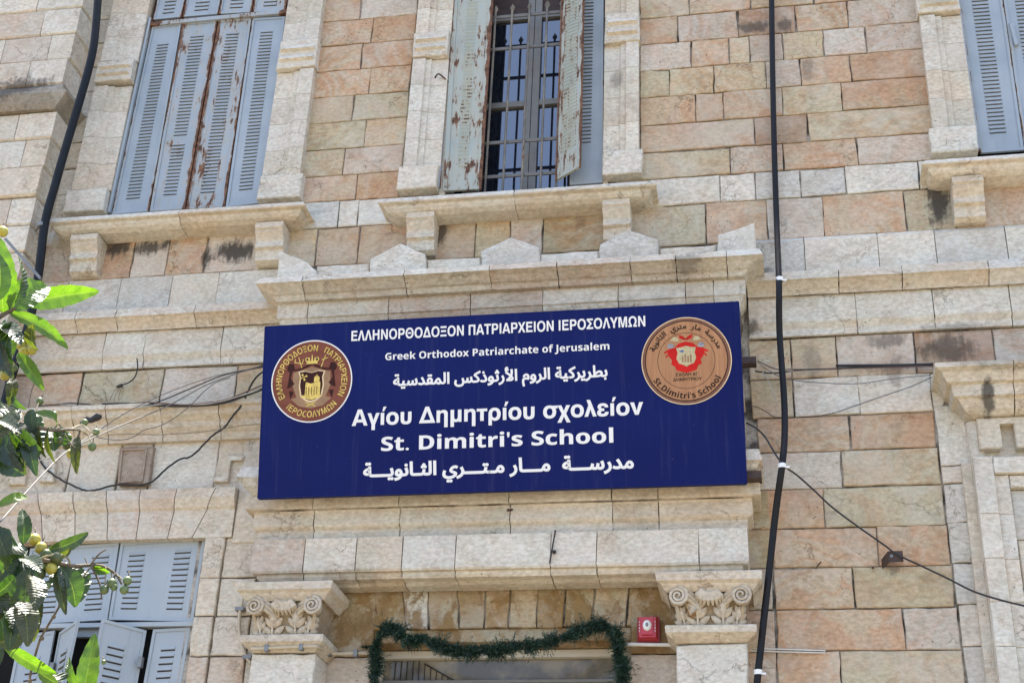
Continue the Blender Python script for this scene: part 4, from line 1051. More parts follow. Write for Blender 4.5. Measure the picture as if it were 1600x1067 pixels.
# ------------------------------------------------------------------ lettering: outlines of the built-in typeface, emboldened and filled
def outlines(text, offset=0.0, res=5, shear=0.0):
    c = bpy.data.curves.new('tmp_text', 'FONT'); c.body = text; c.size = 1; c.resolution_u = res
    o = bpy.data.objects.new('tmp_text', c); COL.objects.link(o); bpy.context.view_layer.update()
    cu = o.to_curve(bpy.context.evaluated_depsgraph_get()); polys = []
    for sp in cu.splines:
        bp = sp.bezier_points; n = len(bp); P_ = []
        if n < 2: continue
        for i in range(n):
            a, b_ = bp[i], bp[(i + 1) % n]
            p0, h0, h1, p1 = a.co.xy, a.handle_right.xy, b_.handle_left.xy, b_.co.xy
            straight = (h0 - p0).length < 1e-5 and (h1 - p1).length < 1e-5
            cr = abs((p1 - p0).cross(h0 - p0)) + abs((p1 - p0).cross(h1 - p0))
            k_ = 1 if straight or cr < 1e-6 else res
            for k in range(k_):
                t = k / k_; q = p0 * (1 - t) ** 3 + h0 * 3 * t * (1 - t) ** 2 + h1 * 3 * t * t * (1 - t) + p1 * t ** 3
                if not P_ or (q - P_[-1]).length > 1e-5: P_.append(q)
        if len(P_) > 2 and (P_[0] - P_[-1]).length < 1e-5: P_.pop()
        if len(P_) > 2: polys.append(P_)
    o.to_curve_clear(); bpy.data.objects.remove(o); bpy.data.curves.remove(c)
    def area(P_): return sum(P_[i].cross(P_[(i + 1) % len(P_)]) for i in range(len(P_))) / 2
    def inside(p, P_):
        r_ = False; j = len(P_) - 1
        for i in range(len(P_)):
            if (P_[i].y > p.y) != (P_[j].y > p.y) and p.x < (P_[j].x - P_[i].x) * (p.y - P_[i].y) / (P_[j].y - P_[i].y) + P_[i].x: r_ = not r_
            j = i
        return r_
    polys = [P_ for P_ in polys if abs(area(P_)) > 1e-6]; ar = [area(P_) for P_ in polys]; out = []
    ishole = {}
    for k_ in sorted(range(len(polys)), key=lambda j: -abs(ar[j])):
        P_ = polys[k_]
        par = [j for j in range(len(polys)) if j != k_ and abs(ar[j]) > abs(ar[k_]) and inside(P_[0], polys[j]) and inside(P_[len(P_) // 2], polys[j])]
        pj = min(par, key=lambda j: abs(ar[j])) if par else None
        hole = pj is not None and not ishole[pj] and ar[pj] * ar[k_] < 0
        ishole[k_] = hole
        sg = math.copysign(1, ar[k_]) * (-1 if hole else 1)
        n = len(P_); Q_ = []
        for i in range(n):
            a, b_, c_ = P_[i - 1], P_[i], P_[(i + 1) % n]
            e1 = (b_ - a).normalized(); e2 = (c_ - b_).normalized()
            n1 = Vector((e1.y, -e1.x)); n2 = Vector((e2.y, -e2.x)); nn = n1 + n2
            L = nn.length
            nn = nn / L if L > .3 else n1
            Q_.append(b_ + nn * (offset / max(.55, nn.dot(n1)) * sg))
        out.append((Q_, not hole))
    solids = [q for q, s_ in out if s_]; holes = [q for q, s_ in out if not s_]
    res_ = [(q, []) for q in solids]
    for h in holes:
        cands = [r_ for r_ in res_ if inside(h[0], r_[0])]
        if cands: min(cands, key=lambda r_: abs(area(r_[0])))[1].append(h)
    return res_
def wind(p, P_):
    r_ = 0
    for i in range(len(P_)):
        a, b_ = P_[i], P_[(i + 1) % len(P_)]
        if (a.y <= p.y) != (b_.y <= p.y):
            x = a.x + (p.y - a.y) / (b_.y - a.y) * (b_.x - a.x)
            if x > p.x: r_ += 1 if b_.y > a.y else -1
    return r_
def fill(mb, shapes, fn, h0, h1, mi=0):
    """fn maps (x,y,h) to the world; each outline becomes a thin raised piece"""
    from mathutils.geometry import delaunay_2d_cdt
    for i, (o, hs) in enumerate(shapes):
        loops = [o] + hs; flat = [Vector((p.x, p.y)) for l in loops for p in l]; ed = []; k = 0
        for l in loops: ed += [(k + j, k + (j + 1) % len(l)) for j in range(len(l))]; k += len(l)
        vs_, _, fs_, *_r = delaunay_2d_cdt(flat, ed, [], 0, 1e-6)
        hh = h1 + .00012 * (i % 3); F = []
        for t in fs_:
            a, b_, c_ = vs_[t[0]], vs_[t[1]], vs_[t[2]]; ce = (a + b_ + c_) / 3
            cr = (b_ - a).cross(c_ - a)
            if abs(cr) < 1e-11 or wind(ce, o) == 0 or any(wind(ce, h) for h in hs): continue
            F.append(tuple(t) if cr > 0 else tuple(t)[::-1])
        mb.add([fn(p.x, p.y, hh) for p in vs_], F, mi)
        if h0 is not None:
            for l in loops:
                m_ = len(l); V = [fn(p.x, p.y, hh) for p in l] + [fn(p.x, p.y, h0) for p in l]
                mb.add(V, [(j, (j + 1) % m_, m_ + (j + 1) % m_, m_ + j) for j in range(m_)], mi)
def bbox(shapes):
    pts = [p for o, _ in shapes for p in o]; return min(p.x for p in pts), min(p.y for p in pts), max(p.x for p in pts), max(p.y for p in pts)
FORMS = {'ا': (0xFE8D, 0), 'أ': (0xFE83, 0), 'ب': (0xFE8F, 1), 'ة': (0xFE93, 0), 'ت': (0xFE95, 1), 'ث': (0xFE99, 1), 'د': (0xFEA9, 0), 'ذ': (0xFEAB, 0), 'ر': (0xFEAD, 0), 'س': (0xFEB1, 1),
         'ط': (0xFEC1, 1), 'ق': (0xFED5, 1), 'ك': (0xFED9, 1), 'ل': (0xFEDD, 1), 'م': (0xFEE1, 1), 'ن': (0xFEE5, 1), 'و': (0xFEED, 0), 'ي': (0xFEF1, 1), 'ء': (0xFEF7, 0)}
def shape_ar(t):
    t = t.replace('لأ', 'ء'); out = []
    def dual(ch): return ch == 'ـ' or (ch in FORMS and FORMS[ch][1])
    for i, ch in enumerate(t):
        pv = i > 0 and dual(t[i - 1]); nx = i + 1 < len(t) and (t[i + 1] in FORMS or t[i + 1] == 'ـ')
        if ch in FORMS:
            b_, du = FORMS[ch]
            if du: out.append(chr(b_ + (3 if pv and nx else 2 if nx else 1 if pv else 0)))
            else: out.append(chr(b_ + (1 if pv else 0)))
        else: out.append(ch)
    return ''.join(reversed(out))
def bold(t):   # heavy sans capitals and small letters
    r_ = ''
    for ch in t:
        if 'A' <= ch <= 'Z': r_ += chr(0x1D5D4 + ord(ch) - 65)
        elif 'a' <= ch <= 'z': r_ += chr(0x1D5EE + ord(ch) - 97)
        elif 'Α' <= ch <= 'Ω': r_ += chr(0x1D756 + ord(ch) - 0x391)
        elif 'α' <= ch <= 'ω': r_ += chr(0x1D770 + ord(ch) - 0x3B1)
        elif ch == 'ί': r_ += chr(0x1D770 + 8)
        else: r_ += ch
    return r_

# ------------------------------------------------------------------ the signboard
SP = Vector((-2.873, -.35, 4.600)); SUv = Vector((0, -.238, .965)).normalized(); SR = Vector((1, 0, 0)); SN = SR.cross(SUv)
if SN.y > 0: SN = -SN
SW, SH = 2.713, .995
def S(u, v, h=0.0): return SP + SR * u + SUv * v + SN * h
def suv(px, py):
    p = hit(px, py, SP, SN) - SP; return p.dot(SR), p.dot(SUv)
print('sign corners', [tuple(round(k, 3) for k in suv(*c)) for c in ((412, 515), (1153, 471), (1168, 751), (403, 782))])
SG = thing('signboard', 'large dark blue rectangular signboard with white Greek, English and Arabic lettering above the doorway', 'signboard', tuple(S(SW / 2, 0)))
b = MB(); V = [S(u, v, h) for h in (0, -.022) for u, v in ((0, 0), (SW, 0), (SW, SH), (0, SH))]
b.add(V, [(0, 1, 2, 3), (7, 6, 5, 4), (0, 4, 5, 1), (1, 5, 6, 2), (2, 6, 7, 3), (3, 7, 4, 0)])
b.build('panel', 'sign_blue', SG)
b = MB()
for a, e in (((0, 0), (SW, 0)), ((SW, 0), (SW, SH)), ((SW, SH), (0, SH)), ((0, SH), (0, 0))):
    b.bar(S(*a, -.012), S(*e, -.012), .006, .026)
b.build('edge_trim', 'sign_blue', SG)
for u in (.35, 1.35, 2.4):    # struts to the wall, holding the board tilted
    b = MB(); b.bar(S(u, SH - .12, -.025), (SP.x + u, -.05, S(u, SH - .12).z + .02), .03, .03); b.build('wall_strut', 'rusty_steel', SG)
def line(text, bl, tr, off, name='word', mat='sign_white', gapw=.19, accents=None):
    sh = outlines(text, off)
    if accents:
        for i, ch in enumerate(accents):
            if ch != 'ί': continue
            pre = outlines(bold(accents[:i + 1]), 0); last = max(pre, key=lambda q: max(p.x for p in q[0]))[0]; xa = min(p.x for p in last) + .05
            sh.append(([Vector((xa + .01, .60)), Vector((xa + .085, .60)), Vector((xa + .19, .80)), Vector((xa + .06, .80))], []))
    x0, y0, x1, y1 = bbox(sh); (u0, v0), (u1, v1) = suv(*bl), suv(*tr)
    ivs = sorted(((min(p.x for p in o), max(p.x for p in o), i) for i, (o, _) in enumerate(sh)))
    words_, cur, end_ = [], [], None
    for a, e, i in ivs:
        if end_ is not None and a - end_ > gapw: words_.append(cur); cur = []; end_ = None
        cur.append(sh[i]); end_ = e if end_ is None else max(end_, e)
    words_.append(cur)
    for wd_ in words_:
        b = MB(); fill(b, wd_, lambda x, y, h: S(u0 + (x - x0) / (x1 - x0) * (u1 - u0), v0 + (y - y0) / (y1 - y0) * (v1 - v0), h), .0003, .0022)
        b.build(name, mat, SG)
line(bold('ΕΛΛΗΝΟΡΘΟΔΟΞΟΝ ΠΑΤΡΙΑΡΧΕΙΟΝ ΙΕΡΟΣΟΛΥΜΩΝ'), (549, 533.5), (1008, 493), .0)
line(bold('Greek Orthodox Patriarchate of Jerusalem'), (602, 566), (952, 534), .0)
line(shape_ar('بطريركية الروم الأرثوذكس المقدسية'), (614, 613), (949, 566), .032)
line(bold('Αγίου Δημητρίου σχολείον'), (549.5, 673), (1004.5, 618.5), .004, accents='Αγίου Δημητρίου σχολείον')
line(bold("St. Dimitri's School"), (595.5, 704.8), (958, 667.5), .006)
line(shape_ar('مدرســـة  مـــار مـتـــري الثـانويـــة'), (567, 758), (990, 708), .036)

def disc(mb, c, r0, r1, h, n=72, mi=0, hb=None, sy=1.0):
    cu, cv = c; V = []; F = []
    if r0 <= 0:
        V = [S(cu, cv, h)] + [S(cu + math.cos(2 * math.pi * k / n) * r1, cv + math.sin(2 * math.pi * k / n) * r1 * sy, h) for k in range(n)]
        F = [(0, k + 1, (k + 1) % n + 1) for k in range(n)]
    else:
        for k in range(n):
            a = 2 * math.pi * k / n
            V += [S(cu + math.cos(a) * r0, cv + math.sin(a) * r0 * sy, h), S(cu + math.cos(a) * r1, cv + math.sin(a) * r1 * sy, h)]
        for k in range(n): j = (k + 1) % n; F.append((2 * k, 2 * k + 1, 2 * j + 1, 2 * j))
    mb.add(V, F, mi)
def arc_text(mb, text, c, rb, size, a_mid, span, off, inward=False, arabic=False, height=None):
    """text bent round a circle: rb radius of the base line; inward=True reads along the bottom"""
    sh = outlines(text, off); x0, y0, x1, y1 = bbox(sh); hh = (y1 - y0)
    def fn(x, y, h):
        t = (x - x0) / (x1 - x0) - .5; v = y * size
        if inward: a = a_mid + t * span; r_ = rb - v
        else: a = a_mid - t * span; r_ = rb + v
        return S(c[0] + math.cos(a) * r_, c[1] + math.sin(a) * r_, h)
    # subdivide long straight edges so that they bend
    sh2 = []
    for o, hs in sh:
        def sub(P_):
            out = []
            for i in range(len(P_)):
                a, b_ = P_[i], P_[(i + 1) % len(P_)]; n = max(1, int((b_ - a).length / .25))
                for k in range(n): out.append(a + (b_ - a) * k / n)
            return out
        sh2.append((sub(o), [sub(h) for h in hs]))
    fill(mb, sh2, fn, None, height or .0045)
def shp(mb, pts, fn, h, mi=0):
    loops = [[Vector((p[0], p[1], 0)) for p in pts]]; tris = tessellate_polygon(loops); F = []
    for t in tris:
        a, b_, c_ = [Vector(pts[i]) for i in t]
        F.append(tuple(t) if (b_ - a).cross(c_ - a) > 0 else tuple(t)[::-1])
    mb.add([fn(p[0], p[1], h) for p in pts], F, mi)
def local(c, px0, py0, sc, rx):   # emblem drawing coordinates from a sighted crop
    return None
# brown emblem
(e1u, e1v) = suv(487, 595.5); r1 = (suv(550, 592)[0] - suv(424, 600)[0]) / 2
e1 = thing('unused', '', '', (0, 0, 0)); bpy.data.objects.remove(e1)
b = MB(); disc(b, (e1u, e1v), 0, r1, .002); disc(b, (e1u, e1v), r1 - .006, r1 + .001, .0026, mi=1)
em = b.build('emblem', ['brown_disc', 'sign_white'], SG, label='round brown emblem with gold Greek lettering round a crowned mantle and shield')
rl = r1 * .78
b = MB()
arc_text(b, bold('ΕΛΛΗΝΟΡΘΟΔΟΞΟΝ   ΠΑΤΡΙΑΡΧΕΙΟΝ'), (e1u, e1v), r1 * .735, r1 * .155 / .72, R(91), R(238), -.012)
b.build('ring_lettering', 'print_gold', em, kind='stuff')
b = MB(); arc_text(b, bold('ΙΕΡΟCΟΛΥΜΩΝ'), (e1u, e1v), r1 * .88, r1 * .155 / .72, R(-88), R(92), -.012, inward=True); b.build('ring_lettering', 'print_gold', em, kind='stuff')
def E1(x, y, h): return S(e1u + x * r1, e1v + y * r1, h)
def mir(pts): return [(-x, y) for x, y in pts][::-1]
# emblem drawing, x and y in radii from the centre
b = MB(); drape = [(0, .45), (-.12, .40), (-.30, .32), (-.42, .30), (-.46, .44), (-.56, .44), (-.62, .36), (-.60, .26), (-.55, .24), (-.60, -.16), (-.50, -.12), (-.42, -.05), (-.50, .05), (-.52, .10), (-.48, .26), (-.30, .27), (-.12, .34), (0, .40)]
shp(b, drape, E1, .0032); shp(b, mir(drape), E1, .0032)
for s_ in (1, -1):
    t = [(-.55, -.22), (-.44, -.24), (-.46, -.32), (-.52, -.42)]; t = t if s_ > 0 else mir(t); shp(b, t, E1, .0032)
b.build('mantle', 'print_dark', em)
b = MB(); mant = [(-.46, .22), (0, .35), (.46, .22), (.47, -.10), (.36, -.38), (.50, -.42), (.30, -.60), (0, -.66), (-.30, -.60), (-.50, -.42), (-.36, -.38), (-.47, -.10)]
shp(b, mant, E1, .0029); b.build('mantle_lining', 'print_tan', em)
b = MB(); sh_ = [(-.30, .22), (-.16, .24), (0, .20), (.16, .24), (.30, .22), (.26, .10), (.28, -.10), (.24, -.34), (.12, -.44), (0, -.48), (-.12, -.44), (-.24, -.34), (-.28, -.10), (-.26, .10)]
shp(b, [(x * 1.12, y * 1.08) for x, y in sh_], E1, .0034, 1); shp(b, [(x, y) for x, y in sh_], E1, .0037, 0)
b.build('shield', ['print_dark', 'print_paleline'], em)
b = MB()
shp(b, [(-.16, -.38), (-.14, -.02), (-.02, -.06), (.22, -.02), (.22, -.36), (.08, -.42)], E1, .0041)
for k in range(12): a = 2 * math.pi * k / 12
shp(b, [(.13 + .07 * math.cos(2 * math.pi * k / 14), .06 + .07 * math.sin(2 * math.pi * k / 14)) for k in range(14)], E1, .0041)
shp(b, [(.06, -.03), (.20, -.03), (.19, .06), (.07, .06)], E1, .0042); shp(b, [(.125, .12), (.14, .12), (.135, .17), (.128, .17)], E1, .0042)
shp(b, [(-.28, -.34), (.28, -.34), (.20, -.40), (0, -.46), (-.2, -.40)], E1, .0040)
for ax, ay in ((-.20, .10),):
    for a in (0.4, 1.97, 3.5, 5.1):
        shp(b, [(ax, ay), (ax + .10 * math.cos(a - .3), ay + .09 * math.sin(a - .3)), (ax + .10 * math.cos(a + .3), ay + .09 * math.sin(a + .3))], E1, .0041)
# crown
for k in range(5):
    x = -.12 + .06 * k; shp(b, [(x - .02, .46), (x + .02, .46), (x * 1.25 + .012, .58 + .06 * (k == 2)), (x * 1.25 - .012, .58 + .06 * (k == 2))], E1, .0043)
shp(b, [(-.14, .42), (.14, .42), (.12, .49), (-.12, .49)], E1, .0042)
for s_ in (-1, 1):
    shp(b, [(s_ * .12 + .055 * math.cos(2 * math.pi * k / 12), .53 + .05 * math.sin(2 * math.pi * k / 12)) for k in range(12)], E1, .0040)
# crossed staffs
for pts in ([(.22, .34), (.24, .33), (.34, .62), (.32, .62)], [(.24, .50), (.40, .55), (.395, .57), (.235, .52)], [(-.24, .34), (-.26, .33), (-.35, .60), (-.33, .60)], [(-.42, .46), (-.24, .42), (-.24, .44), (-.42, .48)],
            [(-.44, .46), (-.42, .46), (-.41, .56), (-.43, .56)], [(-.25, .42), (-.23, .42), (-.21, .54), (-.23, .54)]): shp(b, pts, E1, .0042)
for s_ in (-1, 1):
    shp(b, [(s_ * -.14, -.52), (s_ * -.12, -.50), (s_ * .12, -.60), (s_ * .10, -.62)][::s_], E1, .0042); 
b.build('church_and_crown', 'print_gold', em)
b = MB()
for k in range(5): shp(b, [(-.13 + k * .065, -.34), (-.115 + k * .065, -.34), (-.115 + k * .065, -.14), (-.13 + k * .065, -.14)], E1, .0045)
for s_ in (-1, 1): shp(b, [(s_ * .12 + .028 * math.cos(2 * math.pi * k / 10), .53 + .032 * math.sin(2 * math.pi * k / 10)) for k in range(10)], E1, .0045)
b.build('drawn_lines', 'print_dark', em)
# wooden emblem
e2u, e2v = suv(1072.5, 563.5); r2 = (suv(1142.5, 560)[0] - suv(1002, 567)[0]) / 2
b = MB(); disc(b, (e2u, e2v), 0, r2, .002, 84, 2); disc(b, (e2u, e2v), r2 - .004, r2 + .001, .0026, 84, 1); disc(b, (e2u, e2v), 0, r2 * .91, .0027, 84, 0)
em2 = b.build('emblem', ['wood_disc', 'print_paleline', 'rim_disc'], SG, label='round wood-coloured emblem with black lettering round a red shield')
b = MB(); disc(b, (e2u, e2v), r2 * .905, r2 * .925, .0032, 84); disc(b, (e2u, e2v), r2 * .632, r2 * .642, .0032, 72); b.build('ring_line', 'print_black', em2)
b = MB(); arc_text(b, shape_ar('مدرسة  مار  متري  الثانوية'), (e2u, e2v), r2 * .74, r2 * .17, R(90), R(143), .022); b.build('ring_lettering', 'print_black', em2, kind='stuff')
b = MB(); arc_text(b, bold("St.Dimitri's School"), (e2u, e2v), r2 * .865, r2 * .185, R(-90), R(121), .0, inward=True); b.build('ring_lettering', 'print_black', em2, kind='stuff')
def flat_text(mb, text, cx, cy, wd_, ht, off, E, h=.0042):
    sh = outlines(text, off); x0, y0, x1, y1 = bbox(sh)
    fill(mb, sh, lambda x, y, hh: E(cx - wd_ / 2 + (x - x0) / (x1 - x0) * wd_, cy - ht / 2 + (y - y0) / (y1 - y0) * ht, hh), None, h)
def E2(x, y, h): return S(e2u + x * r2, e2v + y * r2, h)
b = MB(); flat_text(b, 'ΣΧΟΛΗ ΑΓ.', .01, -.315, .52, .075, .015, E2); flat_text(b, 'ΔΗΜΗΤΡΙΟΥ', .01, -.425, .64, .075, .015, E2); b.build('small_lettering', 'print_black', em2)
b = MB(); redl = [(0, .44), (-.16, .40), (-.26, .30), (-.36, .30), (-.42, .22), (-.38, .10), (-.32, .02), (-.34, -.08), (-.26, -.12), (-.22, -.22), (-.08, -.26), (0, -.28)]
shp(b, redl + [(-x, y) for x, y in redl[::-1] if x != 0], E2, .0032)
for s_ in (-1, 1):
    for pts in ([(.30, .24), (.48, .18), (.50, .21), (.34, .30)], [(.36, .22), (.47, .10), (.44, .09), (.34, .18)], [(.02, .47), (.14, .52), (.15, .60), (.04, .56)], [(.0, .48), (.05, .48), (.05, .52), (0, .52)]):
        shp(b, [(s_ * x, y) for x, y in pts][::s_], E2, .0036)
b.build('red_mantle', 'print_red', em2)
b = MB(); shd = [(-.22, .30), (-.10, .31), (0, .34), (.10, .31), (.22, .30), (.19, .18), (.22, .06), (.17, -.06), (.06, -.10), (0, -.14), (-.06, -.10), (-.17, -.06), (-.22, .06), (-.19, .18)]
shp(b, shd, E2, .0037, 0)
for k in range(4): shp(b, [(-.10 + k * .06, -.04), (-.06 + k * .06, -.04), (-.06 + k * .06, .10 + .04 * (k % 2)), (-.10 + k * .06, .10 + .04 * (k % 2))], E2, .0041, 1)
b.build('shield', ['print_pale', 'print_tan'], em2)
b = MB()
for s_ in (-1, 1): shp(b, [(s_ * .34 + .075 * math.cos(2 * math.pi * k / 14), .35 + .06 * math.sin(2 * math.pi * k / 14)) for k in range(14)], E2, .0041)
b.build('grey_plume', 'print_grey', em2)
b = MB(); shp(b, [(-.16, .22), (-.08, .25), (-.04, .22), (-.08, .18)], E2, .0043); b.build('blue_bird', 'print_blue', em2)
b = MB()
for s_ in (-1, 1): shp(b, [(s_ * .16, .45), (s_ * .34, .47), (s_ * .28, .56), (s_ * .18, .53)][::s_], E2, .0034)
b.build('pale_scroll', 'print_pale', em2)

# ------------------------------------------------------------------ small fittings
ad = .0
p = on(1012, 1001, ad)
AL = thing('fire_alarm', 'red wall fire alarm sounder with clear strobe beside the capital over the door', 'fire alarm', (p.x, -.04, p.z))
ax0, ax1, az0, az1 = X(996, 985, .04), X(1029, 985, .04), Z(1012, 1001, .04), Z(1012, 963, .04)
b = MB(); b.box(ax0 - .002, ax1 + .004, -.005 - .03, .03, az0 - .002, az1 + .0); b.build('back_box', 'alarm_dark', AL)
b = MB(); yF, yB = -.075, -.03; i_ = .012; xm_ = (ax0 + ax1) / 2
V = [(ax0, yB, az0), (ax1, yB, az0), (ax1, yB, az1), (ax0, yB, az1), (ax0 + i_, yF, az0 + .010), (ax1 - i_, yF, az0 + .010), (ax1 - i_, yF, az1 - i_), (ax0 + i_, yF, az1 - i_)]
b.add(V, [(0, 1, 5, 4), (1, 2, 6, 5), (2, 3, 7, 6), (3, 0, 4, 7), (4, 5, 6, 7)])
b.box(xm_ - .030, xm_ + .030, yF - .012, yF + .01, az0 + .022, az1 - .020)
b.build('housing', 'alarm_red', AL)
b = MB(); b.ball((xm_, yF - .012, (az0 + az1) / 2 + .004), (.024, .016, .030), 14, 10); b.build('strobe_lens', 'sign_white', AL, smooth=True)
b = MB(); b.ball((xm_, yF - .026, (az0 + az1) / 2 + .004), (.009, .004, .012), 10, 6); b.build('strobe_tube', 'zinc', AL)
for xx in (xm_ - .042, xm_ + .042):
    b = MB()
    for k, chx in enumerate('FIRE'):
        sh = outlines(bold(chx), 0); q0, q1, q2, q3 = bbox(sh); zc__ = az1 - .045 - k * .016
        fill(b, sh, lambda x, y, h: Vector((xx - (q2 - q0) * .006 + (x - q0) * .012, yF - .0115 - h if False else yF - .001 - h, zc__ + (y - q1) * .012)), None, .0006)
    b.build('lettering', 'sign_white', AL)

def cable(name, label, pts, r, mat, cat='cable', group=None, n=7, sub=6, wob=0):
    P_ = [on(x, y, d) for x, y, d in pts]; P_ = smooth_path(P_, sub)
    if wob: P_ = [q + Vector((rnd.uniform(-wob, wob), 0, rnd.uniform(-wob, wob))) for q in P_]
    b = MB(); b.tube(P_, r, n); o = b.build(name, mat, smooth=True)
    tag(o, label, cat, group); return o
big = cable('electric_cable', 'thick black cable running down the pink wall on the right side of the signboard', [(1205, -60, .05), (1207, 100, .05), (1210, 240, .05), (1214, 360, .07), (1217, 437, .37), (1218, 520, .30), (1225, 620, .26), (1226, 680, .30), (1222, 727, .345), (1212, 800, .26), (1201, 900, .22), (1191, 990, .20), (1183, 1067, .19), (1178, 1140, .18)], .0185, 'black_rubber', n=10)
for px, py, d in ((1218, 437, .37), (1222, 728, .345), (1184.5, 1050, .192)):
    c = on(px, py, d); b = MB(); b.tube([c + Vector((0, 0, -.012)), c + Vector((0, 0, .012))], .0215, 12); b.box(c.x + .012, c.x + .04, c.y - .006, c.y + .008, c.z - .012, c.z - .002)
    b.build('cable_tie', 'tie_white', big)
dp = cable('drain_pipe', 'dark grey plastic pipe running down between the left pier and the left window', [(157, -60, .27), (150, 40, .27), (143, 90, .27), (124, 160, .265), (103, 230, .26), (86, 290, .255), (70, 350, .25), (60, 430, .24), (44, 510, .22), (22, 575, .20), (2, 650, .19), (-25, 740, .18)], .028, 'pipe_plastic', cat='pipe', n=14)
c = on(66, 353, .25); b = MB(); b.tube([c + Vector((.002, 0, -.013)), c + Vector((-.002, 0, .013))], .0325, 14); b.tube([c + Vector((-.03, .01, 0)), c + Vector((-.07, .05, 0))], .008, 6); b.build('pipe_clamp', 'zinc', dp)
W1 = 'thin wires strung along the wall on the left side of the signboard'
cable('electric_cable', 'black cable drooping in a loop below the brown keystone on the left wall', [(56, 700, .06), (66, 725, .06), (84, 742, .06), (112, 758, .07), (135, 766, .07), (150, 765, .075), (185, 757, .075), (232, 755, .075), (262, 730, .07), (282, 717, .07), (300, 712, .07), (330, 682, .09), (350, 668, .12), (365, 648, .14), (378, 632, .15), (388, 610, .15), (398, 592, .17), (412, 580, .20)], .006, 'black_cable', wob=.002)
cable('electric_cable', 'bundle of thick black cable reaching behind the left edge of the signboard at mid height', [(160, 632, .02), (195, 631, .03), (240, 633, .18), (290, 634, .19), (345, 630, .19), (385, 617, .19), (420, 604, .20)], .0085, 'black_cable')
cable('wire', 'pinkish brown wire lying along the top edge of the black cable bundle on the left', [(150, 640, .03), (210, 630, .05), (240, 629, .19), (290, 632, .20), (345, 626, .20), (385, 612, .20), (420, 597, .20)], .0045, 'brown_wire')
cable('wire', 'black wire rising from the loquat twigs to the upper left edge of the signboard', [(60, 634, .04), (90, 632, .05), (110, 630, .06), (140, 632, .08), (190, 640, .10), (240, 630, .19), (300, 606, .17), (350, 586, .16), (412, 573, .2)], .0038, 'black_cable')
cable('wire', 'cream wire sagging below the black cable bundle on the left wall', [(95, 632, .06), (130, 636, .07), (160, 645, .09), (185, 643, .12), (220, 636, .18), (262, 631, .20), (330, 630, .20), (412, 607, .2)], .0036, 'white_wire')
cable('wire', 'white wire stretched from the garden up to the signboard past the green fruits', [(0, 815, 3.0), (60, 748, 2.4), (103, 706, 1.9), (145, 684, 1.5), (200, 660, 1.1), (262, 634, .8), (330, 598, .45), (412, 570, .2)], .0034, 'grey_wire')
cable('wire', 'white wire curving up from the fruit cluster to the beige wires on the left', [(103, 706, 1.9), (130, 688, 1.5), (152, 674, 1.1), (180, 655, .5), (215, 635, .24), (270, 610, .2), (335, 588, .2), (412, 572, .2)], .0028, 'grey_wire')
cable('wire', 'upper of two white wires crossing behind the hanging leaves at the left edge', [(-20, 714, .6), (30, 712, .55), (70, 706, .5), (110, 702, .5), (130, 695, .45)], .0036, 'white_wire')
cable('wire', 'lower of two white wires crossing behind the hanging leaves at the left edge', [(-20, 723, .6), (30, 721, .55), (62, 719, .5), (90, 712, .5), (108, 702, .5)], .0036, 'white_wire')
cable('wire', 'thin grey wire wandering over the moulding left of the signboard', [(130, 678, .19), (175, 687, .19), (205, 684, .19), (225, 672, .19), (255, 663, .2), (290, 640, .2), (330, 602, .19), (360, 590, .17)], .0028, 'grey_wire')
cable('wire', 'fine grey wire along the lower hood moulding on the left wall', [(165, 680, .13), (200, 678, .13), (250, 679, .13), (320, 674, .13), (370, 666, .13), (405, 662, .15)], .002, 'grey_wire')
cable('wire', 'short black wire with a frayed end poking out of the pink stone on the left', [(214, 560, .05), (215, 575, .05), (210, 590, .045), (200, 598, .04), (188, 602, .03), (182, 604, .01)], .0042, 'black_cable')
for i, (a, e) in enumerate((((186, 603), (172, 624)), ((188, 604), (178, 628)), ((190, 606), (186, 627)))):
    cable('wire', ['', '', ''][i] + 'hair-thin brown wire strand hanging from the frayed black wire end', [(a[0], a[1], .03), ((a[0] + e[0]) / 2 - 2, (a[1] + e[1]) / 2, .04), (e[0], e[1], .03)], .0014, 'brown_wire', group='wire strands under the frayed end')
c = on(188, 604, .035); b = MB(); b.tube([c + Vector((-.02, 0, 0)), c + Vector((.012, 0, .008))], [.008, .012], 6); tag(b.build('insulator', 'black_cable'), 'small black insulator lump on the left wall where the short wire ends', 'insulator')
c0, c1 = on(126, 662, .25), on(158, 651, .25); b = MB(); b.tube([c0, c0.lerp(c1, .3) + Vector((0, 0, .012)), c0.lerp(c1, .5), c0.lerp(c1, .8) + Vector((0, 0, .008)), c1], [.012, .022, .018, .024, .012], 7); tag(b.build('cable_splice', 'black_cable'), 'taped black cable splice above the green fruits on the left', 'cable splice')
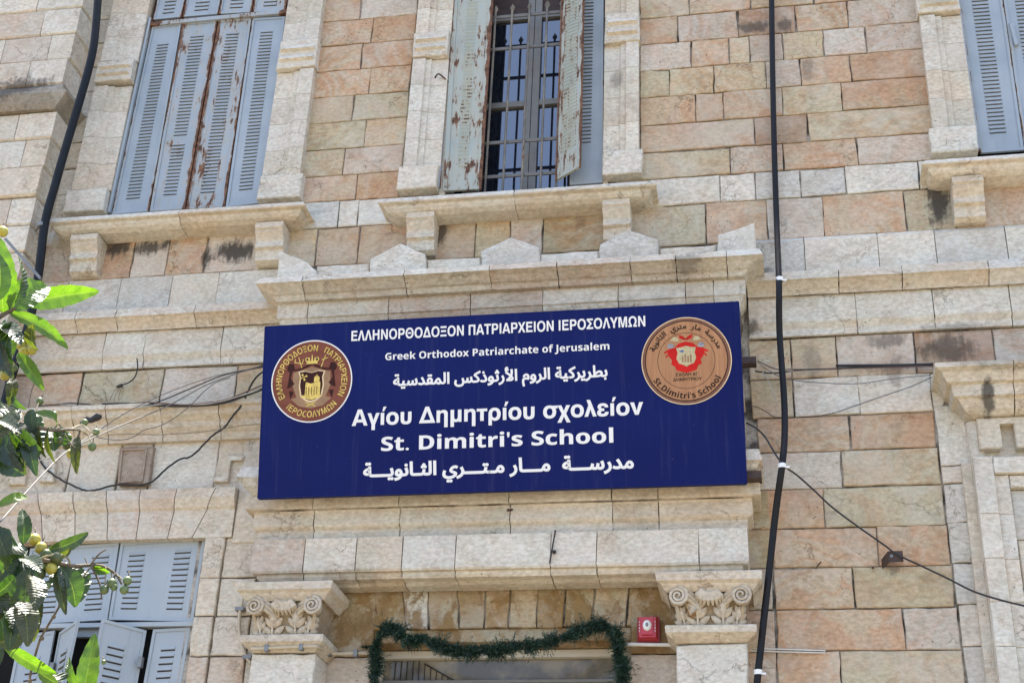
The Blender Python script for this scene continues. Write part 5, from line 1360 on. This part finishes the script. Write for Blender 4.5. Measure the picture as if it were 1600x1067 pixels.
# right of the sign
cable('electric_cable', 'thick black cable lying along the wall joint from the pipe to the right hood', [(1306, 571.5, .02), (1360, 571, .03), (1410, 570.5, .03), (1458, 569, .05)], .0085, 'black_cable')
cable('wire', 'black wire tied under the thick cable on the right wall', [(1180, 580, .05), (1210, 583, .06), (1250, 578, .07), (1300, 576, .05), (1380, 573, .04), (1458, 572, .05)], .0042, 'black_cable')
cable('wire', 'pinkish wire running just under the thick cable on the right wall', [(1183, 563, .14), (1210, 576, .10), (1240, 577, .07), (1300, 577, .05), (1330, 575, .04), (1400, 574, .04), (1458, 572, .06)], .0034, 'brown_wire')
cable('wire', 'cream wire fanning from the brown clamp to the cable line right of the signboard', [(1183, 564, .14), (1205, 572, .1), (1222, 578, .08), (1262, 580, .06), (1290, 578, .05)], .0028, 'white_wire')
cable('wire', 'pale wire sagging over the white stones right of the black cable', [(1183, 565, .14), (1200, 578, .10), (1230, 592, .05), (1290, 598.5, .04), (1345, 599, .04), (1400, 591, .04), (1455, 586, .05)], .0026, 'grey_wire')
cable('wire', 'loose white wire end dangling beside the portal right of the signboard', [(1191, 580, .10), (1198, 590, .12), (1206, 607, .13), (1214, 631, .12)], .0028, 'white_wire')
cable('wire', 'thin dark wire rising over the white stones towards the right hood', [(1164, 634, .2), (1183, 636, .16), (1200, 645, .08), (1212, 652, .03), (1240, 652, .02), (1290, 648, .02), (1330, 636, .02), (1370, 622, .02), (1420, 605, .03), (1457, 589, .06)], .0022, 'black_cable')
cable('electric_cable', 'black cable slanting from the white tie across the pink stones to the iron bracket', [(1166, 660, .35), (1183, 670, .33), (1195, 682, .33), (1206, 700, .35), (1216, 716, .36), (1228, 730, .33), (1245, 742, .20), (1270, 764, .14), (1300, 792, .12), (1340, 822, .12), (1380, 850, .12), (1402, 866, .12), (1440, 884, .10), (1480, 903, .10), (1520, 923, .14), (1560, 936, .20), (1600, 946, .22), (1660, 960, .25)], .0052, 'black_cable')
# brackets and nails
p = on(1392, 868, .0)
BR = thing('iron_bracket', 'dark brown angle iron bracket with one round hole on the pink stones', 'bracket', (p.x, 0, p.z))
b = MB(); a, e = on(1388, 869, .10), on(1411, 869, .10)
b.box(a.x, e.x, -.104, -.098, a.z - .030, a.z + .028)
b.add([(a.x, -.104, a.z + .028), (a.x, -.098, a.z - .03), (a.x - .03, -.0, a.z - .03), (a.x - .03, -.0, a.z + .02), (a.x + .006, -.104, a.z + .028), (a.x + .006, -.098, a.z - .03), (a.x - .024, -.0, a.z - .03), (a.x - .024, 0, a.z + .02)],
      [(0, 1, 2, 3), (7, 6, 5, 4), (0, 3, 7, 4), (1, 5, 6, 2), (0, 4, 5, 1)])
b.build('plate', 'dark_brown', BR)
c = on(1393, 868, .107); b = MB(); b.tube([c + Vector((0, .003, 0)), c], .0085, 12); b.build('bolt_head', 'zinc', BR)
b = MB(); b.tube([on(1275, 887, 0), on(1277, 884, .03), on(1283, 877, .05)], .004, 6); tag(b.build('nail', 'rusty_steel'), 'bent rusty nail in the joint left of the iron bracket', 'nail')
b = MB(); b.tube([on(1364, 887, -.01), on(1364, 886, .03)], .006, 6); tag(b.build('nail', 'rusty_steel'), 'short straight nail stub in the joint just under the iron bracket', 'nail')
b = MB(); b.tube([on(867, 829, .22), on(868, 828, .24), on(864, 850, .235), on(861, 866, .23), on(859, 880, .225)], .004, 6); b.ball(on(866, 862, .24), .012, 7, 5); tag(b.build('hanging_cord', 'black_cable'), 'knotted black cord hanging over the lintel stones below the signboard', 'cord')
b = MB(); b.tube([on(793, 797, .20), on(800, 796, .24)], .007, 6); tag(b.build('iron_pin', 'rusty_steel'), 'short iron pin sticking out of the moulding under the middle of the signboard', 'pin')
c0, c1 = on(1173, 733, .33), on(1190, 744, .33); b = MB(); b.box(c0.x - .03, c1.x, -.31, -.23, c1.z, c0.z); tag(b.build('junction_box', 'dark_brown'), 'dark brown box tucked under the cornice at the lower right corner of the signboard', 'box')
c0, c1 = on(1158, 559, .2), on(1182, 570, .2); b = MB(); b.box(c0.x, c1.x, -.21, -.15, c1.z + .008, c0.z); b.tube([on(1174, 566, .215), on(1174, 566, .225)], .009, 8); tag(b.build('cable_clamp', 'dark_brown'), 'dark metal clamp holding wires at the right edge of the signboard', 'clamp')
p0, p1, p2 = on(9, 374, .42), on(64, 436, .36), on(28, 408, .36)
b = MB(); b.bar(p0, p1, .018, .03); tag(b.build('metal_channel', 'zinc'), 'slanting grey metal strip with pale edge behind the loquat leaves', 'metal strip')
# conduits by the door
cd1 = cable('conduit', 'tan conduit running under the left capital and across to the garland', [(393, 1012, .235), (400, 1013, .235), (440, 1011, .235), (478, 1009.5, .235), (496, 1010, .235), (512, 1019, .06), (530, 1021, .03), (555, 1020, .02), (600, 1020, .02)], .0095, 'tan_conduit', cat='conduit', n=9)
for px, py, d in ((417, 1012, .235), (471, 1010, .235), (515, 1019.5, .05), (556, 1020, .03)):
    c = on(px, py, d); b = MB(); b.box(c.x - .010, c.x + .010, c.y - .013, c.y + .02, c.z - .019, c.z + .019); b.build('conduit_clip', 'zinc', cd1)
cd2 = cable('conduit', 'tan conduit bowing down the wall left of the left capital', [(381, 930, .05), (377, 945, .05), (374, 965, .05), (374, 985, .05), (377, 1005, .05), (383, 1022, .05), (392, 1036, .05)], .0095, 'tan_conduit', cat='conduit', n=9)
for px, py in ((376, 951), (388, 1026)):
    c = on(px, py, .05); b = MB(); b.box(c.x - .03, c.x + .02, c.y - .012, c.y + .03, c.z - .009, c.z + .009); b.build('conduit_clip', 'zinc', cd2)
cable('conduit', 'white conduit running from the garland under the fire alarm to the right pilaster', [(975, 1006.5, .05), (1000, 1006.5, .05), (1030, 1007, .05), (1057, 1007, .05)], .0105, 'white_conduit', cat='conduit')
cable('conduit', 'upper of the two thin white conduits behind the thick cable at the bottom', [(1168, 1012, .02), (1210, 1013.5, .02), (1290, 1016, .018)], .0042, 'white_conduit', cat='conduit')
cable('conduit', 'lower of the two thin white conduits behind the thick cable at the bottom', [(1168, 1016, .02), (1210, 1017.5, .02), (1290, 1019.5, .018)], .0042, 'white_conduit', cat='conduit')
# wall weed
b = MB(); r0 = on(165, 628, .045)
for pts in ([(165, 628), (155, 620), (146, 615), (132, 603)], [(168, 628), (166, 620), (163, 611)], [(165, 628), (150, 624)]):
    P_ = smooth_path([on(x, y, .05) for x, y in pts], 4); b.tube(P_, .0016, 4)
    for q in P_[2:]:
        for k in range(3): b.ball(q + Vector((rnd.uniform(-.008, .008), rnd.uniform(-.008, .008), rnd.uniform(-.008, .008))), .0035, 5, 3)
tag(b.build('wall_weed', 'green_stem'), 'small dry brownish weed growing from the joint above the left cables', 'weed')

# ------------------------------------------------------------------ garland
gd_ = .16
gp = [(590, 1085, .08), (584, 1062, .08), (588, 1035, .08), (586, 1008, .09), (601, 984, .12), (614, 980, .13), (628, 992, .14), (642, 1004, .14), (660, 996, .15), (680, 1006, .15), (700, 1014, .15), (716, 1017, .15), (735, 1020, .15), (755, 1013, .15), (775, 1019, .15), (800, 1010, .15),
      (828, 1008, .15), (852, 1003, .15), (880, 996, .14), (905, 986, .13), (935, 975, .12), (955, 985, .11), (966, 1000, .10), (965, 1020, .09), (972, 1040, .09), (972, 1066, .08), (970, 1090, .08)]
core = smooth_path([on(*q) for q in gp], 5)
b = MB(); b.tube(core, .006, 5)
core2 = [core[-1]]
for i in range(len(core) - 1):
    for _k in range(32):
        t = rnd.random(); c = core[i].lerp(core[i + 1], t); ax_ = (core[i + 1] - core[i]).normalized()
        bsh = .35 + .95 * abs(math.sin((i + t) * .37 + .5 + .9 * math.sin(i * .23))) ** 1.5 
        if rnd.random() > bsh * 1.25: continue
        # a sprig: a short stalk carrying needles
        dr = Vector((rnd.gauss(0, 1), rnd.gauss(0, 1), rnd.gauss(0, 1))); dr = (dr - ax_ * dr.dot(ax_) * .6).normalized(); L = (rnd.uniform(.012, .046) if rnd.random() < .93 else .072) * bsh + .006
        tip = c + dr * L
        for k in range(10):
            s0 = c.lerp(tip, .25 + .75 * k / 10); nd = (Vector((rnd.gauss(0, 1), rnd.gauss(0, 1), rnd.gauss(0, 1))) + dr * 1.1).normalized(); l = rnd.uniform(.014, .028)
            sd_ = nd.cross(Vector((rnd.random(), rnd.random(), rnd.random()))).normalized() * .0021
            b.add([s0 - sd_, s0 + sd_, s0 + nd * l], [(0, 1, 2)])
for x, y in ((575, 1011), (570, 1010)):
    c = on(x, y, .09)
    for k in range(140):
        nd = Vector((rnd.gauss(0, 1), rnd.gauss(0, 1), rnd.gauss(0, 1))).normalized(); s0 = c + nd * rnd.uniform(0, .016); sd_ = nd.cross(Vector((1, .3, .2))).normalized() * .0014
        b.add([s0 - sd_, s0 + sd_, s0 + nd * .02], [(0, 1, 2)])
tag(b.build('garland', 'needles'), 'dark green artificial fir garland draped over the top of the doorway', 'garland')

# ------------------------------------------------------------------ loquat tree
TR = thing('loquat_tree', 'loquat tree with large toothed leaves and small round fruits at the left edge', 'tree', (-3.6, -4.1, 0))
def T(px, py, d): return on(px, py, d)
def leaf(bx, by, tx, ty, wpx, d0, d1, col, twist=0.0, droop=.12, fold=.35, glare=False):
    a, e = T(bx, by, d0), T(tx, ty, d1); L = (e - a).length; ax_ = (e - a).normalized()
    vd_ = (CAM - (a + e) / 2).normalized(); w0 = wpx / F_PX * (a - CAM).length
    sd_ = ax_.cross(vd_).normalized(); nn = sd_.cross(ax_).normalized()
    Mx = Matrix.Rotation(twist, 3, ax_); sd_ = Mx @ sd_; nn = Mx @ nn
    if glare:      # leaves whose upper face mirrors the sun towards the street
        hh_ = (sd + vd_).normalized(); nn = (hh_ - ax_ * hh_.dot(ax_)).normalized(); sd_ = ax_.cross(nn).normalized(); w0 *= 2.0; fold = .05; droop = .05
    NU, NVv = 16, 6; V = []; UVs = []
    side_b = rnd.uniform(-.05, .05) * L
    for i in range(NU + 1):
        t = i / NU; wd_ = w0 / 2 * (math.sin(math.pi * min(1, t * .96 + .02) ** .82) ** .72) * (1 + .05 * math.sin(i * 2.6))
        if t < .06: wd_ = w0 * .04
        cpt = a + ax_ * L * t - Vector((0, 0, 1)) * 0 + nn * (droop * L * (math.sin(math.pi * t))) + sd_ * side_b * math.sin(math.pi * t)
        for j in range(NVv + 1):
            u = j / NVv * 2 - 1
            ruf = .035 * w0 * math.sin(i * 1.7 + (1 if u > 0 else 2)) * abs(u)
            corr = (.006 if glare else .02) * w0 * math.sin((t * 13 - abs(u) * 1.2) * math.pi)
            V.append(cpt + sd_ * u * wd_ + nn * (abs(u) * wd_ * fold + ruf + corr)); UVs.append((t, (u + 1) / 2))
    F = []
    for i in range(NU):
        for j in range(NVv): k = i * (NVv + 1) + j; F.append((k, k + 1, k + NVv + 2, k + NVv + 1))
    b = MB(); b.add(V, F); o = b.build('leaf', 'leaf', TR, col, smooth=True)
    uvl = o.data.uv_layers.new(name='UVMap')
    for lp in o.data.loops: uvl.data[lp.index].uv = UVs[lp.vertex_index]
    return o
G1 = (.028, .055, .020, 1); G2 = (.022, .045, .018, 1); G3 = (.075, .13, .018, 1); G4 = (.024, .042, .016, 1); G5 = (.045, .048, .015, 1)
LD = 3.6
LV = [  # base, tip, width px, depths, colour, twist, droop
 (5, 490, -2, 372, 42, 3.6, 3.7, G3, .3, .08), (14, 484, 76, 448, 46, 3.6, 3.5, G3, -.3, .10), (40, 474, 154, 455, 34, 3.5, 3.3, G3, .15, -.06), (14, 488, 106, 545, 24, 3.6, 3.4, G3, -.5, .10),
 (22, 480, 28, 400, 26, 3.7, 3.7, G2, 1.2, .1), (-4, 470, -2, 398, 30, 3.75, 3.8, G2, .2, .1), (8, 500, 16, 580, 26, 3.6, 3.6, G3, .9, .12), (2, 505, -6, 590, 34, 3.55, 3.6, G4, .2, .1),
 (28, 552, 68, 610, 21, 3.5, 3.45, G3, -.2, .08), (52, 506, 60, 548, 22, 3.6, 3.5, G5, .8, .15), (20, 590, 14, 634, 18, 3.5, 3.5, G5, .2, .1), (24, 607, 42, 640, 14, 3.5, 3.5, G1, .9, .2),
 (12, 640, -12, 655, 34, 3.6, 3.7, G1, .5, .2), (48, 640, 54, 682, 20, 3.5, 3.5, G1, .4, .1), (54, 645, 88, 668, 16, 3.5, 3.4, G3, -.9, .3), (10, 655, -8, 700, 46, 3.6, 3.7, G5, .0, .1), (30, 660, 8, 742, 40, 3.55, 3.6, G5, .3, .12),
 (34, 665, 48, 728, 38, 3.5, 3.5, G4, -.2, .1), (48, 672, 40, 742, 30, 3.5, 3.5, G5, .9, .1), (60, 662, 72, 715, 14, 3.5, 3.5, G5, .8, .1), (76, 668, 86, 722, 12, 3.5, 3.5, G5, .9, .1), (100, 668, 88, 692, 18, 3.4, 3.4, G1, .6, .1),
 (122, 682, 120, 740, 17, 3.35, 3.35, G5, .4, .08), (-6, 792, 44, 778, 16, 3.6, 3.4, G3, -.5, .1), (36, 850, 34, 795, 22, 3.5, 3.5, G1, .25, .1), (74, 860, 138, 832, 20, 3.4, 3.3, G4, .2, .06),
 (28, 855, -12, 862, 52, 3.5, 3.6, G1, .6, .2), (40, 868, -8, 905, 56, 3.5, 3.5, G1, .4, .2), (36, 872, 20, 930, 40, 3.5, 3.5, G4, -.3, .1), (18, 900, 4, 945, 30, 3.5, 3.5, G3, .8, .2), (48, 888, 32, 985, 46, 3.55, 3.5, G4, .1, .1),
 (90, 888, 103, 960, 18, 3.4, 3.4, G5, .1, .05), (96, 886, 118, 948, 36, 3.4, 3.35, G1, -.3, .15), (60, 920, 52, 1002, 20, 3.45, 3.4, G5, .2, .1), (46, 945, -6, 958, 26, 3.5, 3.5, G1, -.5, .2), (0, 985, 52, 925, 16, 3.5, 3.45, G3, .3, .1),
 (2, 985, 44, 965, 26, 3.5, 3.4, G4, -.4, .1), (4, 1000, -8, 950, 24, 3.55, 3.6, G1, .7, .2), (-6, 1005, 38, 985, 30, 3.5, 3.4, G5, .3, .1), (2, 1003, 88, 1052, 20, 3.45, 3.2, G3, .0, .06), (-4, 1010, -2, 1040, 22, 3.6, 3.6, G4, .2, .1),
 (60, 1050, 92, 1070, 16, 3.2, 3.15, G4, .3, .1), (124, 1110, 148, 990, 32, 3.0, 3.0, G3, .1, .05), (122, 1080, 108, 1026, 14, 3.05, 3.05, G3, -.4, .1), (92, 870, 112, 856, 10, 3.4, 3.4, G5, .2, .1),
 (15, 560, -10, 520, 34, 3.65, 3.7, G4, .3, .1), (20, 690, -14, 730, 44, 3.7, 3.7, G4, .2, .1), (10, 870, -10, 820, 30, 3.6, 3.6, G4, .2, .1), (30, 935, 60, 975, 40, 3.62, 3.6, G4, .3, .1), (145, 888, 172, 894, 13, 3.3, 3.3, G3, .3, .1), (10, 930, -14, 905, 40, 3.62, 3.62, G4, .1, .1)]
for q in LV: leaf(*q)
for q in ((30, 640, -14, 660, 26, 3.45, 3.5, G1), (36, 664, 50, 722, 24, 3.42, 3.42, G1), (78, 668, 84, 704, 18, 3.4, 3.4, G1), (100, 672, 90, 696, 16, 3.38, 3.38, G1), (44, 860, -10, 884, 40, 3.42, 3.45, G1), (36, 868, -6, 912, 34, 3.4, 3.45, G1),
          (92, 884, 124, 940, 34, 3.35, 3.32, G1), (8, 935, 44, 955, 20, 3.4, 3.4, G1), (20, 990, 44, 966, 16, 3.38, 3.38, G1), (58, 895, 30, 925, 20, 3.4, 3.4, G1), (50, 640, 52, 690, 14, 3.4, 3.4, G1), (90, 1066, 80, 1052, 22, 3.1, 3.1, G1)):
    leaf(*q, glare=True)
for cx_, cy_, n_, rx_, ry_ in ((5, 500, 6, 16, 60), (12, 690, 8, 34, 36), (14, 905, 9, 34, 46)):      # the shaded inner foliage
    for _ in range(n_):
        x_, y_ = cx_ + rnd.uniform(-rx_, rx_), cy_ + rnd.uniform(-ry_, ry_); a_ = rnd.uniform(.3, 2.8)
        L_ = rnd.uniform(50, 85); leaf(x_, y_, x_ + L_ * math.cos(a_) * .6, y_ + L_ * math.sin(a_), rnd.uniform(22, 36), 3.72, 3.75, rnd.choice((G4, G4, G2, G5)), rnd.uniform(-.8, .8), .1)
def twig(pts, r0, r1, name='branch', mat='bark'):
    P_ = smooth_path([T(*q) for q in pts], 5); n = len(P_)
    b = MB(); b.tube(P_, [r0 + (r1 - r0) * i / (n - 1) for i in range(n)], 7); return b.build(name, mat, TR, smooth=True)
TRK = Vector((-3.6, -4.1, 0))
def limb(pts, r0, r1):
    P_ = smooth_path(pts, 6); n = len(P_); b = MB(); b.tube(P_, [r0 + (r1 - r0) * i / (n - 1) for i in range(n)], 10); return b
trunk_top = Vector((-3.45, -4.0, 2.6))
lb = limb([TRK, TRK + Vector((.05, .02, 1.2)), trunk_top], .085, .06); lb.build('trunk', 'bark', TR, smooth=True)
for tgt, r_ in ((T(-30, 520, 3.65), .03), (T(-30, 690, 3.6), .03), (T(-30, 880, 3.55), .03), (T(-20, 1010, 3.5), .02), (T(110, 1150, 3.1), .018)):
    mid_ = trunk_top.lerp(tgt, .5) + Vector((-.08, 0, .02)); limb([trunk_top - Vector((0, 0, .1)), mid_, tgt], r_, r_ * .35).build('branch', 'bark', TR, smooth=True)
twig([(-30, 520, 3.65), (-8, 500, 3.62), (12, 488, 3.6), (24, 482, 3.6)], .011, .005)
twig([(12, 488, 3.6), (30, 494, 3.55), (46, 512, 3.5), (56, 528, 3.5)], .0045, .002)
twig([(-8, 500, 3.62), (6, 530, 3.55), (18, 560, 3.5), (20, 600, 3.5)], .005, .002)
twig([(-30, 690, 3.6), (0, 672, 3.55), (30, 662, 3.5), (60, 668, 3.5), (84, 672, 3.45), (110, 671, 3.4), (125, 672, 3.35)], .011, .003)
twig([(84, 672, 3.45), (92, 662, 3.4), (108, 690, 3.4), (118, 700, 3.4)], .003, .0015); twig([(125, 672, 3.35), (122, 690, 3.35), (124, 712, 3.35)], .004, .002)
twig([(30, 662, 3.5), (52, 648, 3.48), (60, 630, 3.45)], .005, .002); twig([(110, 671, 3.4), (128, 664, 3.35), (140, 674, 3.35), (150, 676, 3.35)], .003, .0015, mat='green_stem')
twig([(125, 672, 3.35), (136, 678, 3.3), (142, 690, 3.3)], .003, .0015, mat='green_stem')
twig([(-30, 880, 3.55), (0, 868, 3.5), (30, 872, 3.48), (60, 874, 3.45), (92, 880, 3.4), (112, 884, 3.35), (138, 883, 3.3), (160, 884, 3.3), (180, 896, 3.28), (190, 912, 3.28)], .011, .0035)
twig([(140, 884, 3.3), (154, 866, 3.3), (166, 858, 3.3)], .0035, .0022); twig([(138, 884, 3.3), (132, 870, 3.3)], .003, .0015); twig([(143, 884, 3.3), (152, 902, 3.3), (158, 920, 3.3), (158, 936, 3.3)], .0045, .002)
twig([(165, 886, 3.3), (165, 900, 3.3), (163, 918, 3.3)], .0022, .0018, mat='green_stem'); twig([(174, 892, 3.28), (175, 905, 3.28)], .0022, .0018, mat='green_stem'); twig([(183, 898, 3.28), (192, 905, 3.28), (197, 908, 3.28)], .0022, .0018, mat='green_stem')
twig([(46, 1075, 3.2), (48, 1050, 3.2), (62, 1000, 3.25), (70, 985, 3.25), (84, 962, 3.3), (96, 942, 3.3), (112, 924, 3.35), (130, 900, 3.32), (140, 888, 3.3)], .0045, .003)
for q in ((66, 997), (84, 963), (94, 945), (47, 1063)):
    c = T(q[0], q[1], 3.25); b = MB(); b.ball(c, .0075, 7, 5); b.build('bud_scar', 'bark', TR)
twig([(60, 874, 3.45), (75, 868, 3.45), (92, 866, 3.42), (106, 872, 3.4), (110, 884, 3.38)], .004, .003, mat='green_stem')
twig([(82, 872, 3.42), (80, 886, 3.42)], .0025, .002, mat='green_stem')
twig([(124, 1110, 3.02), (128, 1080, 3.0), (130, 1060, 3.0)], .006, .003, mat='green_stem')
FRT = [(28, 531, 11, 'd'), (46, 530, 8, 'd'), (50, 547, 8, 'y'), (38, 550, 9, 'y'), (34, 540, 9, 'y'), (15, 570, 8, 'y'), (8, 586, 9, 'y'), (22, 575, 6, 'g'), (62, 627, 6.5, 'g'), (84, 648, 6, 'g'), (132, 660, 6, 'g'), (150, 675, 6, 'g'), (144, 698, 7, 'g'),
       (110, 709, 7, 'y'), (120, 690, 7, 'd'), (104, 696, 7, 'd'), (54, 843, 10, 'y'), (64, 856, 10, 'y'), (72, 866, 9, 'd'), (88, 872, 10, 'd'), (66, 884, 9, 'g'), (62, 896, 10, 'd'), (80, 888, 9.5, 'y'), (102, 885, 7, 'g'), (74, 915, 6, 'g'),
       (163, 921, 7.5, 'g'), (175, 911, 8, 'g'), (178, 917, 6, 'g'), (194, 921, 7.5, 'g'), (199, 907, 7.5, 'g'), (4, 362, 9, 'y'), (20, 905, 6, 'g'), (162, 1034, 4, 'g'), (94, 688, 6, 'd'), (70, 866, 8, 'd'), (2, 545, 8, 'd')]
FC = {'g': (.12, .175, .06, 1), 'y': (.42, .38, .06, 1), 'd': (.07, .095, .025, 1)}
for x, y, r_, k_ in FRT:
    c = T(x, y, 3.42 if x < 100 else 3.3); rr = .9 * r_ / F_PX * (c - CAM).length
    b = MB(); b.ball(c, (rr, rr, rr * 1.05), 14, 10); b.tube([c + Vector((0, 0, -rr * .98)), c + Vector((0, 0, -rr * 1.06))], [rr * .22, rr * .1], 7, 1); b.tube([c + Vector((0, 0, rr * .9)), c + Vector((rnd.uniform(-.01, .01), 0, rr * 2.2))], .0018, 5, 1)
    f = FC[k_]; k = rnd.uniform(.85, 1.15)
    b.build('fruit', ['fruit', 'bark'], TR, (f[0] * k, f[1] * k, f[2] * k, 1), smooth=True)
print('louvres', LOUV[0], 'objects', len(bpy.data.objects), 'tris', sum(len(o.data.polygons) for o in bpy.data.objects if o.type == 'MESH'))
